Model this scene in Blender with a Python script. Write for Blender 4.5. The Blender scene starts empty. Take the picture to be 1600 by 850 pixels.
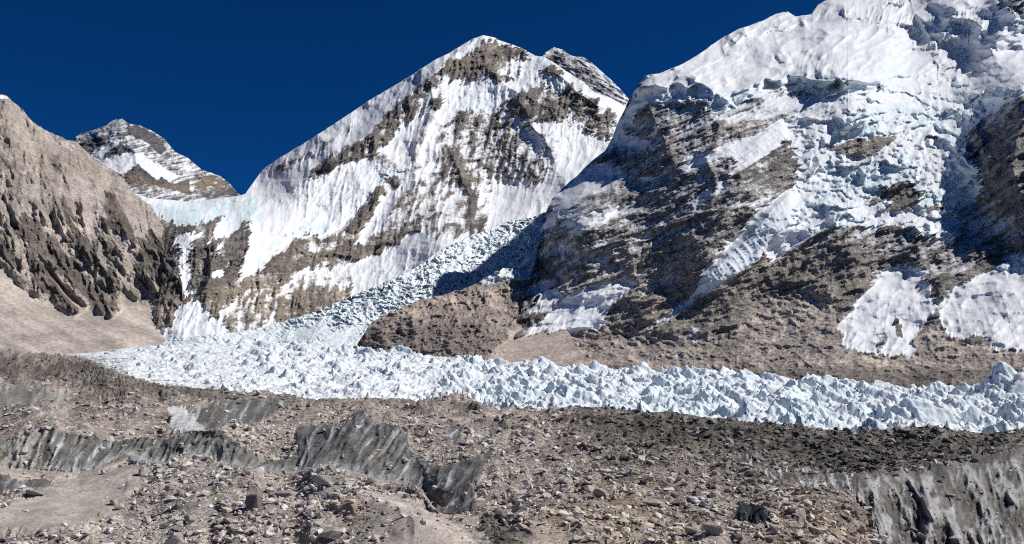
import bpy, bmesh, math, random
import numpy as np

rng = np.random.default_rng(7)
random.seed(7)
F = 1390.0                       # focal length in pixels of a 1600 px wide picture
PITCH = math.atan(135 / F)       # camera looks slightly up
CT, ST = math.cos(PITCH), math.sin(PITCH)
SUN_AZ, SUN_EL = math.radians(86), math.radians(45)   # azimuth to the right of the view

scene = bpy.context.scene
col = scene.collection


def ray(u, v):
    """World direction (X, 1, Z) of a sight line, per metre of forward distance."""
    a = (np.asarray(u, dtype=np.float64) - 800) / F
    b = (425 - np.asarray(v, dtype=np.float64)) / F
    y = CT - b * ST
    return a / y, (ST + b * CT) / y


def point(u, v, d):
    X, Z = ray(u, v)
    return np.stack([X * d, d + 0 * X, Z * d], -1)


# ------------------------------------------------------------------ noise
_perm = np.random.default_rng(3).permutation(4096).astype(np.int32)
_ang = np.random.default_rng(4).uniform(0, 2 * math.pi, 4096).astype(np.float32)
_gx, _gy = np.cos(_ang), np.sin(_ang)


def _h(ix, iy, seed):
    return _perm[(_perm[(ix + seed * 131) & 4095] + iy) & 4095]


def perlin(x, y, seed=0):
    x = np.asarray(x, np.float32); y = np.asarray(y, np.float32)
    xf = np.floor(x); yf = np.floor(y)
    ix = xf.astype(np.int32); iy = yf.astype(np.int32)
    fx = x - xf; fy = y - yf
    sx = fx * fx * fx * (fx * (fx * 6 - 15) + 10)
    sy = fy * fy * fy * (fy * (fy * 6 - 15) + 10)
    def g(dx, dy):
        h = _h(ix + dx, iy + dy, seed)
        return _gx[h] * (fx - dx) + _gy[h] * (fy - dy)
    a = g(0, 0); b = g(1, 0); c = g(0, 1); d = g(1, 1)
    a = a + sx * (b - a); c = c + sx * (d - c)
    return (a + sy * (c - a)) * 1.5


def fbm(x, y, octs=4, gain=0.5, seed=0):
    s = 0; a = 1.0; t = 0
    for o in range(octs):
        s = s + a * perlin(x * 2.03 ** o + 17.3 * o, y * 2.03 ** o - 9.1 * o, seed + o); t += a; a *= gain
    return s / t * 1.3


def ridged(x, y, octs=4, gain=0.5, seed=0):
    s = 0; a = 1.0; t = 0; w = 1.0
    for o in range(octs):
        n = 1 - np.abs(perlin(x * 2.07 ** o + 7.7 * o, y * 2.07 ** o + 3.1 * o, seed + o)) * 1.6
        n = np.clip(n, 0, 1) ** 2
        s = s + a * n * w; t += a; a *= gain
        w = np.clip(n * 1.6, 0.25, 1)
    return s / t


def cells(x, y, seed=0):
    """F1, F2 and a per-cell random value."""
    x = np.asarray(x, np.float32); y = np.asarray(y, np.float32)
    ix = np.floor(x).astype(np.int32); iy = np.floor(y).astype(np.int32)
    f1 = np.full(x.shape, 9.0, np.float32); f2 = f1.copy(); idv = np.zeros_like(f1)
    for dx in (-1, 0, 1):
        for dy in (-1, 0, 1):
            h = _h(ix + dx, iy + dy, seed)
            px = ix + dx + (h & 63) / 63.0; py = iy + dy + ((h >> 6) & 63) / 63.0
            d = np.hypot(px - x, py - y)
            near = d < f1
            f2 = np.where(near, f1, np.minimum(f2, d))
            idv = np.where(near, (_perm[h] / 4096.0).astype(np.float32), idv)
            f1 = np.where(near, d, f1)
    return f1, f2, idv


def fingers(u, v, deg, amp, width, length, seed):
    """Offset along one direction that differs from strip to strip: gives tongues and runnels to an outline."""
    c, s = math.cos(math.radians(deg)), math.sin(math.radians(deg))
    a = u * c + v * s; b = -u * s + v * c
    k = amp * (perlin(b / width, a / length, seed) + 0.6 * perlin(b / (width * 0.4), a / (length * 0.5), seed + 1) + 0.35 * perlin(b / (width * 0.17), a / (length * 0.3), seed + 2))
    return k * c, k * s


def sstep(a, b, x):
    t = np.clip((x - a) / (b - a), 0, 1)
    return t * t * (3 - 2 * t)


def rot(u, v, deg):
    c, s = math.cos(math.radians(deg)), math.sin(math.radians(deg))
    return u * c + v * s, -u * s + v * c


# ------------------------------------------------------------------ outlines surveyed on the faces
def crop(ox, oy, s, pts):
    return [(ox + x / s, oy + y / s) for x, y in pts]


U0, V0, W, H = -260, -160, 2120, 1360     # survey raster, one cell per pixel


class Map:
    def __init__(self, value=0.0):
        self.a = np.full((H, W), value, np.float32)

    def poly(self, pts, value, soft=0, mode='set'):
        p = np.array(pts, float) - (U0, V0)
        pad = int(soft * 3) + 2
        x0, y0 = np.maximum(np.floor(p.min(0)).astype(int) - pad, 0)
        x1 = min(int(p[:, 0].max()) + pad + 1, W); y1 = min(int(p[:, 1].max()) + pad + 1, H)
        if x1 <= x0 or y1 <= y0:
            return self
        X, Y = np.meshgrid(np.arange(x0, x1), np.arange(y0, y1))
        ins = np.zeros(X.shape, bool)
        q = np.roll(p, -1, 0)
        for (ax, ay), (bx, by) in zip(p, q):
            if ay == by: continue
            c = ((ay > Y) != (by > Y)) & (X < (bx - ax) * (Y - ay) / (by - ay) + ax)
            ins ^= c
        m = ins.astype(np.float32)
        if soft: m = blur(m, soft)
        sub = self.a[y0:y1, x0:x1]
        if mode == 'set': sub[...] = sub * (1 - m) + value * m
        elif mode == 'add': sub += value * m
        return self

    def line(self, pts, width, value, soft=1):
        pts = np.array(pts, float)
        left, right = [], []
        for i, p in enumerate(pts):
            t = pts[min(i + 1, len(pts) - 1)] - pts[max(i - 1, 0)]
            n = np.array([-t[1], t[0]]) / (np.hypot(*t) + 1e-6)
            left.append(p + n * width / 2); right.append(p - n * width / 2)
        return self.poly(left + right[::-1], value, soft)

    def at(self, u, v):
        x = np.clip(np.asarray(u) - U0, 0, W - 1.01); y = np.clip(np.asarray(v) - V0, 0, H - 1.01)
        ix = x.astype(int); iy = y.astype(int); fx = (x - ix).astype(np.float32); fy = (y - iy).astype(np.float32)
        a = self.a
        return (a[iy, ix] * (1 - fx) + a[iy, ix + 1] * fx) * (1 - fy) + (a[iy + 1, ix] * (1 - fx) + a[iy + 1, ix + 1] * fx) * fy


def blur(m, s):
    r = max(1, int(round(s)))
    for _ in range(2):
        for ax in (0, 1):
            p = np.pad(m, [(r + 1, r) if k == ax else (0, 0) for k in (0, 1)], mode='edge')
            c = np.cumsum(p, ax, dtype=np.float64)
            n = m.shape[ax]
            hi = np.take(c, np.arange(2 * r + 1, 2 * r + 1 + n), ax); lo = np.take(c, np.arange(0, n), ax)
            m = ((hi - lo) / (2 * r + 1)).astype(np.float32)
    return m


def interp(line, u):
    a = np.array(line, float)
    return [np.interp(u, a[:, 0], a[:, k]) for k in range(1, a.shape[1])]


def rbf(ctrl, u, v, c=35.0):
    p = np.array(ctrl, float)
    n = len(p)
    k = lambda r2: np.sqrt(r2 + c * c)
    A = np.zeros((n + 3, n + 3))
    A[:n, :n] = k((p[:, None, 0] - p[None, :, 0]) ** 2 + (p[:, None, 1] - p[None, :, 1]) ** 2)
    A[:n, n] = A[n, :n] = 1; A[:n, n + 1] = A[n + 1, :n] = p[:, 0] / 500; A[:n, n + 2] = A[n + 2, :n] = p[:, 1] / 500
    w = np.linalg.solve(A, np.r_[np.log(p[:, 2]), 0, 0, 0])
    out = w[n] + w[n + 1] * u / 500 + w[n + 2] * v / 500
    out = out.astype(np.float64)
    for i in range(n):
        out += w[i] * k((u - p[i, 0]) ** 2 + (v - p[i, 1]) ** 2)
    return np.exp(out)


def ridge(R, u, v, pts, h, wl, wr, power=1.0, taper=0.25):
    """Raise a crest along pts; wl/wr: reach on the left/right of its direction, in pixels."""
    p = np.array(pts, float)
    reach = max(wl, wr) * 3.2
    b = (u > p[:, 0].min() - reach) & (u < p[:, 0].max() + reach) & (v > p[:, 1].min() - reach) & (v < p[:, 1].max() + reach)
    if not b.any(): return
    uu, vv = u[b], v[b]
    wob = 0.12 * min(60, max(wl, wr)) + 1
    uu = uu + wob * perlin(uu / 23, vv / 23, 61); vv = vv + wob * perlin(uu / 23, vv / 23, 62)
    best = np.full(uu.shape, 1e9); side = np.zeros(uu.shape); along = np.zeros(uu.shape)
    seg = np.hypot(*(p[1:] - p[:-1]).T); tot = seg.sum(); acc = 0
    for (ax, ay), (bx, by), L in zip(p[:-1], p[1:], seg):
        dx, dy = (bx - ax) / L, (by - ay) / L
        t = np.clip((uu - ax) * dx + (vv - ay) * dy, 0, L)
        ex = uu - ax - t * dx; ey = vv - ay - t * dy
        d = np.hypot(ex, ey); s = dx * ey - dy * ex
        m = d < best
        best[m] = d[m]; side[m] = s[m]; along[m] = (acc + t[m]) / tot
        acc += L
    w = np.where(side < 0, wl, wr)
    x = best / w
    prof = np.exp(-x ** power) if power != 1 else np.exp(-x)
    tp = np.clip(np.minimum(along, 1 - along) / max(taper, 1e-3), 0, 1) if taper else 1
    R[b] += h * prof * (0.25 + 0.75 * tp if taper else 1)


# ------------------------------------------------------------------ meshes
def grid_mesh(name, P, attrs, mat, close_u=False, parent=None, face_sel=None, smooth=True):
    R, C = P.shape[:2]
    idx = np.arange(R * C).reshape(R, C)
    q = np.stack([idx[:-1, :-1], idx[:-1, 1:], idx[1:, 1:], idx[1:, :-1]], -1).reshape(-1, 4)
    co = P.reshape(-1, 3)
    at = {k: a.reshape(R * C, -1) for k, a in attrs.items()}
    if face_sel is not None:
        q = q[face_sel.reshape(-1)]
        used, inv = np.unique(q, return_inverse=True)
        q = inv.reshape(-1, 4); co = co[used]; at = {k: a[used] for k, a in at.items()}
    return poly_mesh(name, co, q, at, mat, smooth)


def poly_mesh(name, co, q, at, mat, smooth=True, k=4):
    me = bpy.data.meshes.new(name)
    n = len(q)
    me.vertices.add(len(co)); me.vertices.foreach_set('co', np.ascontiguousarray(co, np.float32).ravel())
    me.loops.add(n * k); me.loops.foreach_set('vertex_index', np.ascontiguousarray(q, np.int32).ravel())
    me.polygons.add(n); me.polygons.foreach_set('loop_start', np.arange(0, n * k, k, dtype=np.int32))
    me.polygons.foreach_set('loop_total', np.full(n, k, np.int32))
    me.polygons.foreach_set('use_smooth', np.full(n, smooth, bool))
    for key, a in at.items():
        if a.shape[1] == 1:
            me.attributes.new(key, 'FLOAT', 'POINT').data.foreach_set('value', np.ascontiguousarray(a, np.float32).ravel())
        else:
            c = np.ones((len(a), 4), np.float32); c[:, :3] = a
            me.attributes.new(key, 'FLOAT_COLOR', 'POINT').data.foreach_set('color', c.ravel())
    me.update(calc_edges=True)
    me.materials.append(mat)
    o = bpy.data.objects.new(name, me); col.objects.link(o)
    return o


def tag(o, label, cat=None, group=None, kind=None):
    o['label'] = label
    if cat: o['category'] = cat
    if group: o['group'] = group
    if kind: o['kind'] = kind
    return o


# ------------------------------------------------------------------ materials
def nodes_of(name):
    m = bpy.data.materials.new(name); m.use_nodes = True
    nt = m.node_tree
    for n in list(nt.nodes): nt.nodes.remove(n)
    out = nt.nodes.new('ShaderNodeOutputMaterial'); b = nt.nodes.new('ShaderNodeBsdfPrincipled')
    nt.links.new(b.outputs[0], out.inputs[0])
    return m, nt, b


def node(nt, kind, **kw):
    n = nt.nodes.new(kind)
    for k, v in kw.items():
        if k in n.inputs.keys(): n.inputs[k].default_value = v
        else: setattr(n, k, v)
    return n


def mixc(nt, fac, a, b, blend='MIX'):
    m = nt.nodes.new('ShaderNodeMix'); m.data_type = 'RGBA'; m.blend_type = blend
    for sock, val in ((m.inputs[0], fac), (m.inputs[6], a), (m.inputs[7], b)):
        if hasattr(val, 'links') or hasattr(val, 'is_linked'): nt.links.new(val, sock)
        elif isinstance(val, (int, float)): sock.default_value = val
        else: sock.default_value = (*val, 1)
    return m.outputs[2]


def face_material(name, scale, bump=1.0, bump_d=2.0, vor=0, tilt=0.0, squash=(1, 1, 6), edge=(0.26, 0.74), lay=0.55):
    """Rock, snow and ice by the masks stored on the surface; noise textures break each of them up."""
    m, nt, b = nodes_of(name)
    L = nt.links
    geo = node(nt, 'ShaderNodeNewGeometry')
    def tex(s, detail=6.0, rough=0.6, dist=0.0):
        n = node(nt, 'ShaderNodeTexNoise'); n.inputs['Scale'].default_value = s
        n.inputs['Detail'].default_value = detail; n.inputs['Roughness'].default_value = rough
        n.inputs['Distortion'].default_value = dist
        L.new(geo.outputs['Position'], n.inputs['Vector'])
        return n
    def attr(k):
        n = node(nt, 'ShaderNodeAttribute'); n.attribute_name = k; return n
    def ramp(src, stops):
        r = node(nt, 'ShaderNodeValToRGB'); e = r.color_ramp.elements
        while len(e) < len(stops): e.new(0.5)
        for el, (p, c) in zip(e, stops): el.position = p; el.color = (*c, 1)
        L.new(src, r.inputs[0]); return r.outputs[0]
    n1 = tex(scale); n2 = tex(scale * 9, 5, 0.65)
    vr = node(nt, 'ShaderNodeVectorRotate'); vr.rotation_type = 'Y_AXIS'; vr.inputs['Angle'].default_value = math.radians(tilt)
    L.new(geo.outputs['Position'], vr.inputs['Vector'])
    mp = node(nt, 'ShaderNodeMapping'); mp.inputs['Scale'].default_value = squash; L.new(vr.outputs[0], mp.inputs['Vector'])
    n3 = tex(scale * 1.6, 6, 0.68, 0.6); L.new(mp.outputs[0], n3.inputs['Vector'])
    rock = attr('rock').outputs['Color']
    var = ramp(n1.outputs['Fac'], [(0.3, (0.6, 0.58, 0.56)), (0.5, (0.95, 0.95, 0.95)), (0.68, (1.35, 1.3, 1.25))])
    rock = mixc(nt, 0.8, rock, var, 'MULTIPLY')
    fine = ramp(n2.outputs['Fac'], [(0.32, (0.55, 0.55, 0.56)), (0.5, (1, 1, 1)), (0.66, (1.3, 1.28, 1.25))])
    rock = mixc(nt, 0.8, rock, fine, 'MULTIPLY')
    layer = ramp(n3.outputs['Fac'], [(0.36, (0.5, 0.49, 0.49)), (0.5, (1, 1, 1)), (0.62, (1.4, 1.36, 1.3))])
    def less(full, part):          # weaker on fine, loose ground
        q = node(nt, 'ShaderNodeMath', operation='MULTIPLY_ADD'); q.inputs[1].default_value = -full * part; q.inputs[2].default_value = full
        L.new(attr('soft').outputs['Fac'], q.inputs[0]); return q.outputs[0]
    rock = mixc(nt, less(lay, 0.85), rock, layer, 'MULTIPLY')
    hs_ = node(nt, 'ShaderNodeMath', operation='MULTIPLY_ADD'); hs_.inputs[1].default_value = 1.6 * lay
    L.new(n3.outputs['Fac'], hs_.inputs[0]); L.new(n2.outputs['Fac'], hs_.inputs[2])
    hgt = hs_.outputs[0]
    if vor:
        vt = node(nt, 'ShaderNodeTexVoronoi'); vt.inputs['Scale'].default_value = vor
        L.new(geo.outputs['Position'], vt.inputs['Vector'])
        stone = ramp(vt.outputs['Color'], [(0.0, (0.5, 0.5, 0.5)), (0.5, (1, 1, 1)), (1.0, (1.5, 1.45, 1.4))])
        rock = mixc(nt, less(0.8, 0.85), rock, stone, 'MULTIPLY')
        ad = node(nt, 'ShaderNodeMath', operation='SUBTRACT'); L.new(hgt, ad.inputs[0]); L.new(vt.outputs['Distance'], ad.inputs[1])
        hgt = ad.outputs[0]
    snowc = ramp(n1.outputs['Fac'], [(0.3, (0.72, 0.755, 0.80)), (0.7, (0.84, 0.85, 0.865))])
    icec = ramp(n2.outputs['Fac'], [(0.3, (0.50, 0.68, 0.75)), (0.7, (0.70, 0.82, 0.86))])
    white = mixc(nt, attr('ice').outputs['Fac'], snowc, icec)
    # ragged edge between snow and rock
    sub = node(nt, 'ShaderNodeMath', operation='MULTIPLY_ADD'); sub.inputs[1].default_value = 0.75; sub.inputs[2].default_value = -0.75 * (0.5 + 0.8 * lay)
    L.new(hs_.outputs[0], sub.inputs[0])
    add = node(nt, 'ShaderNodeMath', operation='ADD'); L.new(attr('snow').outputs['Fac'], add.inputs[0]); L.new(sub.outputs[0], add.inputs[1])
    mr = node(nt, 'ShaderNodeMapRange'); mr.inputs[1].default_value = edge[0]; mr.inputs[2].default_value = edge[1]
    L.new(add.outputs[0], mr.inputs[0])
    colr = mixc(nt, mr.outputs[0], rock, white)
    L.new(colr, b.inputs['Base Color'])
    b.inputs['Roughness'].default_value = 0.85
    b.inputs['Specular IOR Level'].default_value = 0.15
    bp = node(nt, 'ShaderNodeBump'); bp.inputs['Distance'].default_value = bump_d
    bs = node(nt, 'ShaderNodeMath', operation='MULTIPLY_ADD'); bs.inputs[1].default_value = -0.85 * bump; bs.inputs[2].default_value = bump
    L.new(mr.outputs[0], bs.inputs[0])
    bz = node(nt, 'ShaderNodeMath', operation='MULTIPLY'); L.new(bs.outputs[0], bz.inputs[0]); L.new(less(1.0, 0.85), bz.inputs[1]); L.new(bz.outputs[0], bp.inputs['Strength'])
    L.new(hgt, bp.inputs['Height']); L.new(bp.outputs[0], b.inputs['Normal'])
    return m
# ------------------------------------------------------------------ mountains
A = lambda *p: crop(0, 100, 3.4, p)
B = lambda *p: crop(0, 320, 3.4, p)
C_ = lambda *p: crop(360, 30, 3.4, p)
D_ = lambda *p: crop(660, 30, 3.4, p)
E_ = lambda *p: crop(360, 240, 3.4, p)
F_ = lambda *p: crop(680, 260, 3.4, p)
G_ = lambda *p: crop(940, 0, 3.4, p)
H_ = lambda *p: crop(1200, 0, 3.4, p)
I_ = lambda *p: crop(820, 200, 3.4, p)
J_ = lambda *p: crop(1200, 200, 3.4, p)
K_ = lambda *p: crop(1200, 380, 3.4, p)
L_ = lambda *p: crop(800, 400, 3.4, p)


def mountain(name, u, top, bot, rows, ctrl, relief, paint, mat, jag=1.5, back=0.7, c=35.0):
    vt = np.array(interp(top, u)[0]); vb = np.array(interp(bot, u)[0])
    vt = vt + jag * (fbm(u / 14, 0 * u + 3, 5, 0.6, 11) - 0.0)
    t = np.linspace(0, 1, rows)[:, None]
    v = vb[None] + (vt - vb)[None] * t
    uu = np.broadcast_to(u[None], v.shape).astype(np.float64)
    D0 = rbf(ctrl, uu, v, c)
    S = {}
    R = relief(uu, v, S)
    D = D0 * (1 - R / F)
    hp = R - blur(R.astype(np.float32), 9); S['hp'] = hp / (np.std(hp) + 1e-6)
    S['hp2'] = (R - blur(R.astype(np.float32), 25)); S['hp2'] /= np.std(S['hp2']) + 1e-6
    dv = np.gradient(v, axis=0)
    gz = -np.gradient(D, axis=0) / np.minimum(dv, -0.05) * -1      # depth gained per pixel upwards
    gz = np.gradient(D, axis=0) / np.maximum(-dv, 0.05) * F / D0
    gx = np.gradient(D, axis=1) / np.gradient(uu, axis=1) * F / D0
    snow, ice, rock = paint(uu, v, S, gz, gx)
    P = point(uu, v, D)
    # far side
    n = 10
    Dt = D[-1]; step = np.maximum(Dt * 0.035, 20)
    X, Z = ray(u, v[-1])
    backs = []
    for j in range(1, n):
        k = step * (j ** 1.25)
        backs.append(np.stack([X * Dt, Dt + k, np.maximum(Z * Dt - k * back - 0.35 * step, -90)], -1))
    low = P[0].copy(); low[:, 2] = np.minimum(low[:, 2] - 60, -90)
    P = np.concatenate([low[None], P, np.stack(backs)], 0)
    ext = lambda a: np.concatenate([a[:1], a, np.repeat(a[-1:], n - 1, 0)], 0)
    at = {'soft': ext(np.clip(S.get('soft', 0 * snow), 0, 1)), 'snow': ext(np.clip(snow, -0.5, 1.5)), 'ice': ext(np.clip(ice, 0, 1)), 'rock': ext(rock)}
    return grid_mesh(name, P, at, mat), (uu, v, D)


def blend(cols, ws):
    out = None
    for c, w in zip(cols, ws):
        c = np.array(c, np.float32)
        out = np.broadcast_to(c, w.shape + (3,)).copy() if out is None else out * (1 - w[..., None]) + c * w[..., None]
    return out


def arange(a, b, s): return np.arange(a, b + s, s)


STEP = 1.1

# ---------------- snow mountain in the centre ------------------------------------------------
top_c = [(205, 300), (232, 309), (300, 316), (345, 309), (372, 306), (383, 303), (392, 290), (401, 278), (410, 265), (433, 249), (489, 215), (548, 176),
         (578, 156), (642, 118), (678, 94), (701, 83), (722, 70), (740, 60), (754, 55), (768, 57), (786, 65), (813, 74), (836, 87),
         (851, 89), (866, 98), (889, 114), (910, 127), (930, 145), (954, 153), (978, 166), (1010, 190), (1060, 240)]
bot_c = [(205, 560), (300, 548), (400, 540), (500, 515), (600, 475), (650, 450), (700, 420), (760, 395), (850, 365), (1060, 365)]
ctrl_c = [(220, 560, 1300), (300, 550, 1270), (400, 545, 1330), (300, 525, 1330), (450, 490, 1560), (550, 460, 1750), (600, 440, 1850), (500, 520, 1450), (700, 385, 1930),
          (800, 348, 2230), (850, 335, 2350), (900, 300, 2550), (1000, 300, 2700), (700, 430, 1780), (1050, 370, 2500),
          (290, 470, 1460), (340, 400, 1680), (300, 345, 1850), (300, 318, 2400), (230, 310, 2300), (380, 306, 2700), (400, 360, 1950),
          (450, 420, 1760), (500, 370, 2100), (600, 330, 2400), (600, 250, 3000), (500, 260, 2900), (450, 262, 3100), (400, 288, 3050),
          (550, 180, 3800), (650, 116, 4300), (754, 55, 4900), (700, 200, 3600), (700, 300, 2800), (800, 250, 3400), (800, 150, 4200),
          (850, 90, 4800), (900, 180, 4000), (950, 155, 4400), (900, 250, 3400), (780, 320, 2800), (980, 170, 4600)]

# snow cover of the central mountain: 1 snow, 0 bare rock, between: streaks of both
sc = Map(0.92)
sc.poly(D_((100,850),(100,560),(160,500),(300,480),(470,500),(520,560),(560,620),(620,700),(660,850)), 0.47, 8)
sc.poly(E_((850,430),(900,150),(1050,30),(1360,0),(1360,420),(1200,450),(1000,380)), 0.45, 8)
sc.poly(E_((700,0),(1000,0),(1100,60),(1000,150),(860,250),(800,100)), 0.75, 5)
sc.poly(D_((90,270),(150,215),(240,185),(300,130),(340,100),(430,125),(560,180),(565,215),(470,215),(410,240),(380,260),(480,300),(510,325),(400,330),(330,290),(280,315),(210,325),(130,300)), 0.12, 2)
sc.poly(D_((400,250),(480,210),(560,215),(540,270),(470,290)), 0.62, 2)
sc.poly(D_((410,460),(480,420),(540,375),(620,350),(740,375),(790,340),(850,410),(930,420),(940,480),(1040,480),(1020,560),(1000,650),(930,610),(870,560),(800,500),(760,520),(650,560),(560,520),(480,510)), 0.22, 3)
sc.poly(D_((610,270),(690,245),(745,290),(700,305),(640,280)), 0.1, 2)
sc.poly(D_((940,420),(1060,400),(1080,440),(1050,490),(980,470)), 0.85, 2)
sc.poly(D_((150,530),(200,500),(280,490),(340,525),(440,515),(480,560),(440,610),(330,570),(250,580),(180,600)), 0.3, 4)
sc.poly(D_((250,600),(300,590),(330,720),(300,850),(240,850),(200,760)), 0.35, 4)
sc.poly(D_((350,600),(440,600),(490,650),(470,720),(560,820),(600,850),(380,850)), 0.42, 4)
sc.poly(D_((540,790),(640,850),(620,870),(520,850)), 0.2, 3)
sc.poly(C_((415,845),(480,770),(590,695),(700,640),(740,610),(800,540),(900,440),(1010,365),(1100,285),(1135,270),(1130,320),(1050,385),(1000,470),(900,570),(850,645),(740,740),(620,755),(490,830)), 0.2, 2)
sc.poly(C_((200,800),(330,740),(440,685),(560,620),(680,540),(700,560),(560,640),(420,730),(270,825)), 0.5, 3)
sc.poly(C_((880,450),(1000,410),(1060,470),(1010,500),(940,560)), 0.35, 3)
sc.poly(C_((1060,430),(1120,400),(1130,470),(1090,490)), 0.2, 2)
sc.poly(C_((1180,550),(1240,490),(1360,510),(1360,600),(1220,600)), 0.35, 3)
sc.poly(C_((1130,780),(1220,690),(1300,640),(1360,650),(1360,850),(1130,850)), 0.42, 4)
# middle rock band
sc.poly(E_((300,480),(350,440),(430,435),(520,445),(600,405),(650,345),(700,285),(760,205),(830,160),(865,190),(800,225),(745,330),(690,410),(665,475),(700,480),(780,415),(900,390),(1000,350),(1010,385),(900,470),(760,530),(640,570),(560,600),(440,600),(380,620),(280,700),(220,760),(0,780),(60,670),(160,600),(240,540)), 0.14, 2)
sc.poly(E_((820,130),(870,120),(900,150),(850,230)), 0.25, 2)
sc.poly(E_((360,450),(520,470),(660,390),(650,480),(560,520),(420,520)), 0.42, 3)
sc.poly(E_((0,860),(50,750),(200,690),(240,740),(330,660),(500,605),(660,660),(600,705),(440,700),(300,740),(190,860)), 0.6, 4)
sc.poly(E_((220,860),(300,745),(440,700),(560,705),(670,705),(640,770),(520,840),(480,900),(220,900)), 0.12, 4)
sc.poly(E_((0,860),(60,760),(170,700),(230,700),(230,760),(180,860),(160,960),(0,960)), 0.25, 5)
sc.poly(E_((840,590),(900,480),(1010,430),(1190,450),(1100,520),(1000,580),(900,650)), 1.1, 3)
sc.poly(E_((680,720),(780,590),(860,630),(850,680),(740,730)), 0.95, 3)
sc.poly(E_((1000,370),(1080,390),(1250,380),(1360,320),(1360,440),(1200,445),(1040,420)), 0.2, 4)
# foot below the col: rock, snow gully, snow cone
sc.poly(B((830,60),(1000,115),(1170,60),(1310,90),(1345,130),(1345,330),(1260,420),(1260,520),(1100,640),(820,640),(820,300)), 0.08, 3)
sc.poly(B((1100,200),(1180,60),(1220,10),(1300,20),(1310,70),(1250,140),(1180,170)), 1.05, 2)
sc.poly(B((1360,0),(1330,120),(1320,240),(1280,330),(1270,400),(1360,350),(1400,320)), 1.0, 2)
sc.poly(B((900,180),(1040,150),(1050,180),(1010,250),(1005,420),(1035,455),(980,475),(952,450),(955,300),(930,200)), 1.1, 2)
sc.poly(B((1120,330),(1210,330),(1170,395),(1120,390)), 1.0, 1)
sc.poly(B((1140,220),(1180,210),(1160,280),(1130,270)), 0.9, 1)
sc.poly(B((1010,505),(1060,525),(1130,590),(1190,650),(1215,685),(1100,695),(940,718),(912,650),(930,570)), 1.3, 1)
sc.poly(B((1190,560),(1260,490),(1240,560),(1200,580)), 0.9, 1)
sc.poly([(350,545),(352,500),(380,470),(420,455),(445,470),(420,500),(400,530)], 0.34, 4)
sc.poly([(440,545),(470,495),(520,480),(560,465),(575,455),(560,500),(500,540)], 0.2, 4)
ic = Map(0.0)
ic.poly(A((690,690),(800,745),(1000,745),(1270,700),(1400,705),(1400,860),(830,860)), 0.8, 4)
ic.poly(B((820,0),(1180,0),(1170,70),(1100,150),(1060,170),(1000,120),(870,70)), 0.85, 4)
ic.poly(E_((310,440),(360,380),(480,355),(545,400),(480,430),(370,435)), 0.75, 3)
ic.poly(E_((60,650),(160,480),(300,430),(290,500),(230,560),(150,610)), 0.4, 4)
ic.poly(E_((740,90),(900,60),(1000,60),(960,110),(850,150),(780,170)), 0.6, 4)
ic.poly(D_((180,380),(400,410),(470,510),(300,500),(180,470)), 0.4, 5)
fl = Map(0.0)
fl.poly(D_((120,310),(300,320),(540,330),(520,400),(420,445),(300,410),(150,370)), 1, 5)
fl.poly(D_((500,270),(620,270),(770,330),(780,380),(640,350),(530,370)), 1, 4)
fl.poly(D_((500,560),(640,560),(780,500),(880,560),(980,660),(850,690),(700,640),(560,640)), 0.8, 5)
fl.poly(E_((860,300),(900,100),(1060,40),(1200,150),(1100,330),(960,380)), 0.6, 6)
fl.poly(E_((680,460),(760,300),(830,170),(850,300),(850,400)), 0.4, 5)
fl.poly(C_((900,700),(1100,500),(1200,420),(1300,600),(1100,760)), 0.7, 8)
rc = Map(0.0)   # warm
rc.poly(D_((90,330),(150,210),(340,100),(420,140),(400,330)), 0.6, 8)
rc.poly(E_((0,860),(300,480),(830,160),(900,200),(1000,350),(660,700),(200,900)), 0.5, 20)
rc.poly(B((820,640),(830,480),(1240,450),(1300,420),(1400,420),(1400,650)), 1.0, 10)
rc.poly([(330,560),(350,480),(420,440),(560,420),(600,470),(500,560)], 0.9, 10)


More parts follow.
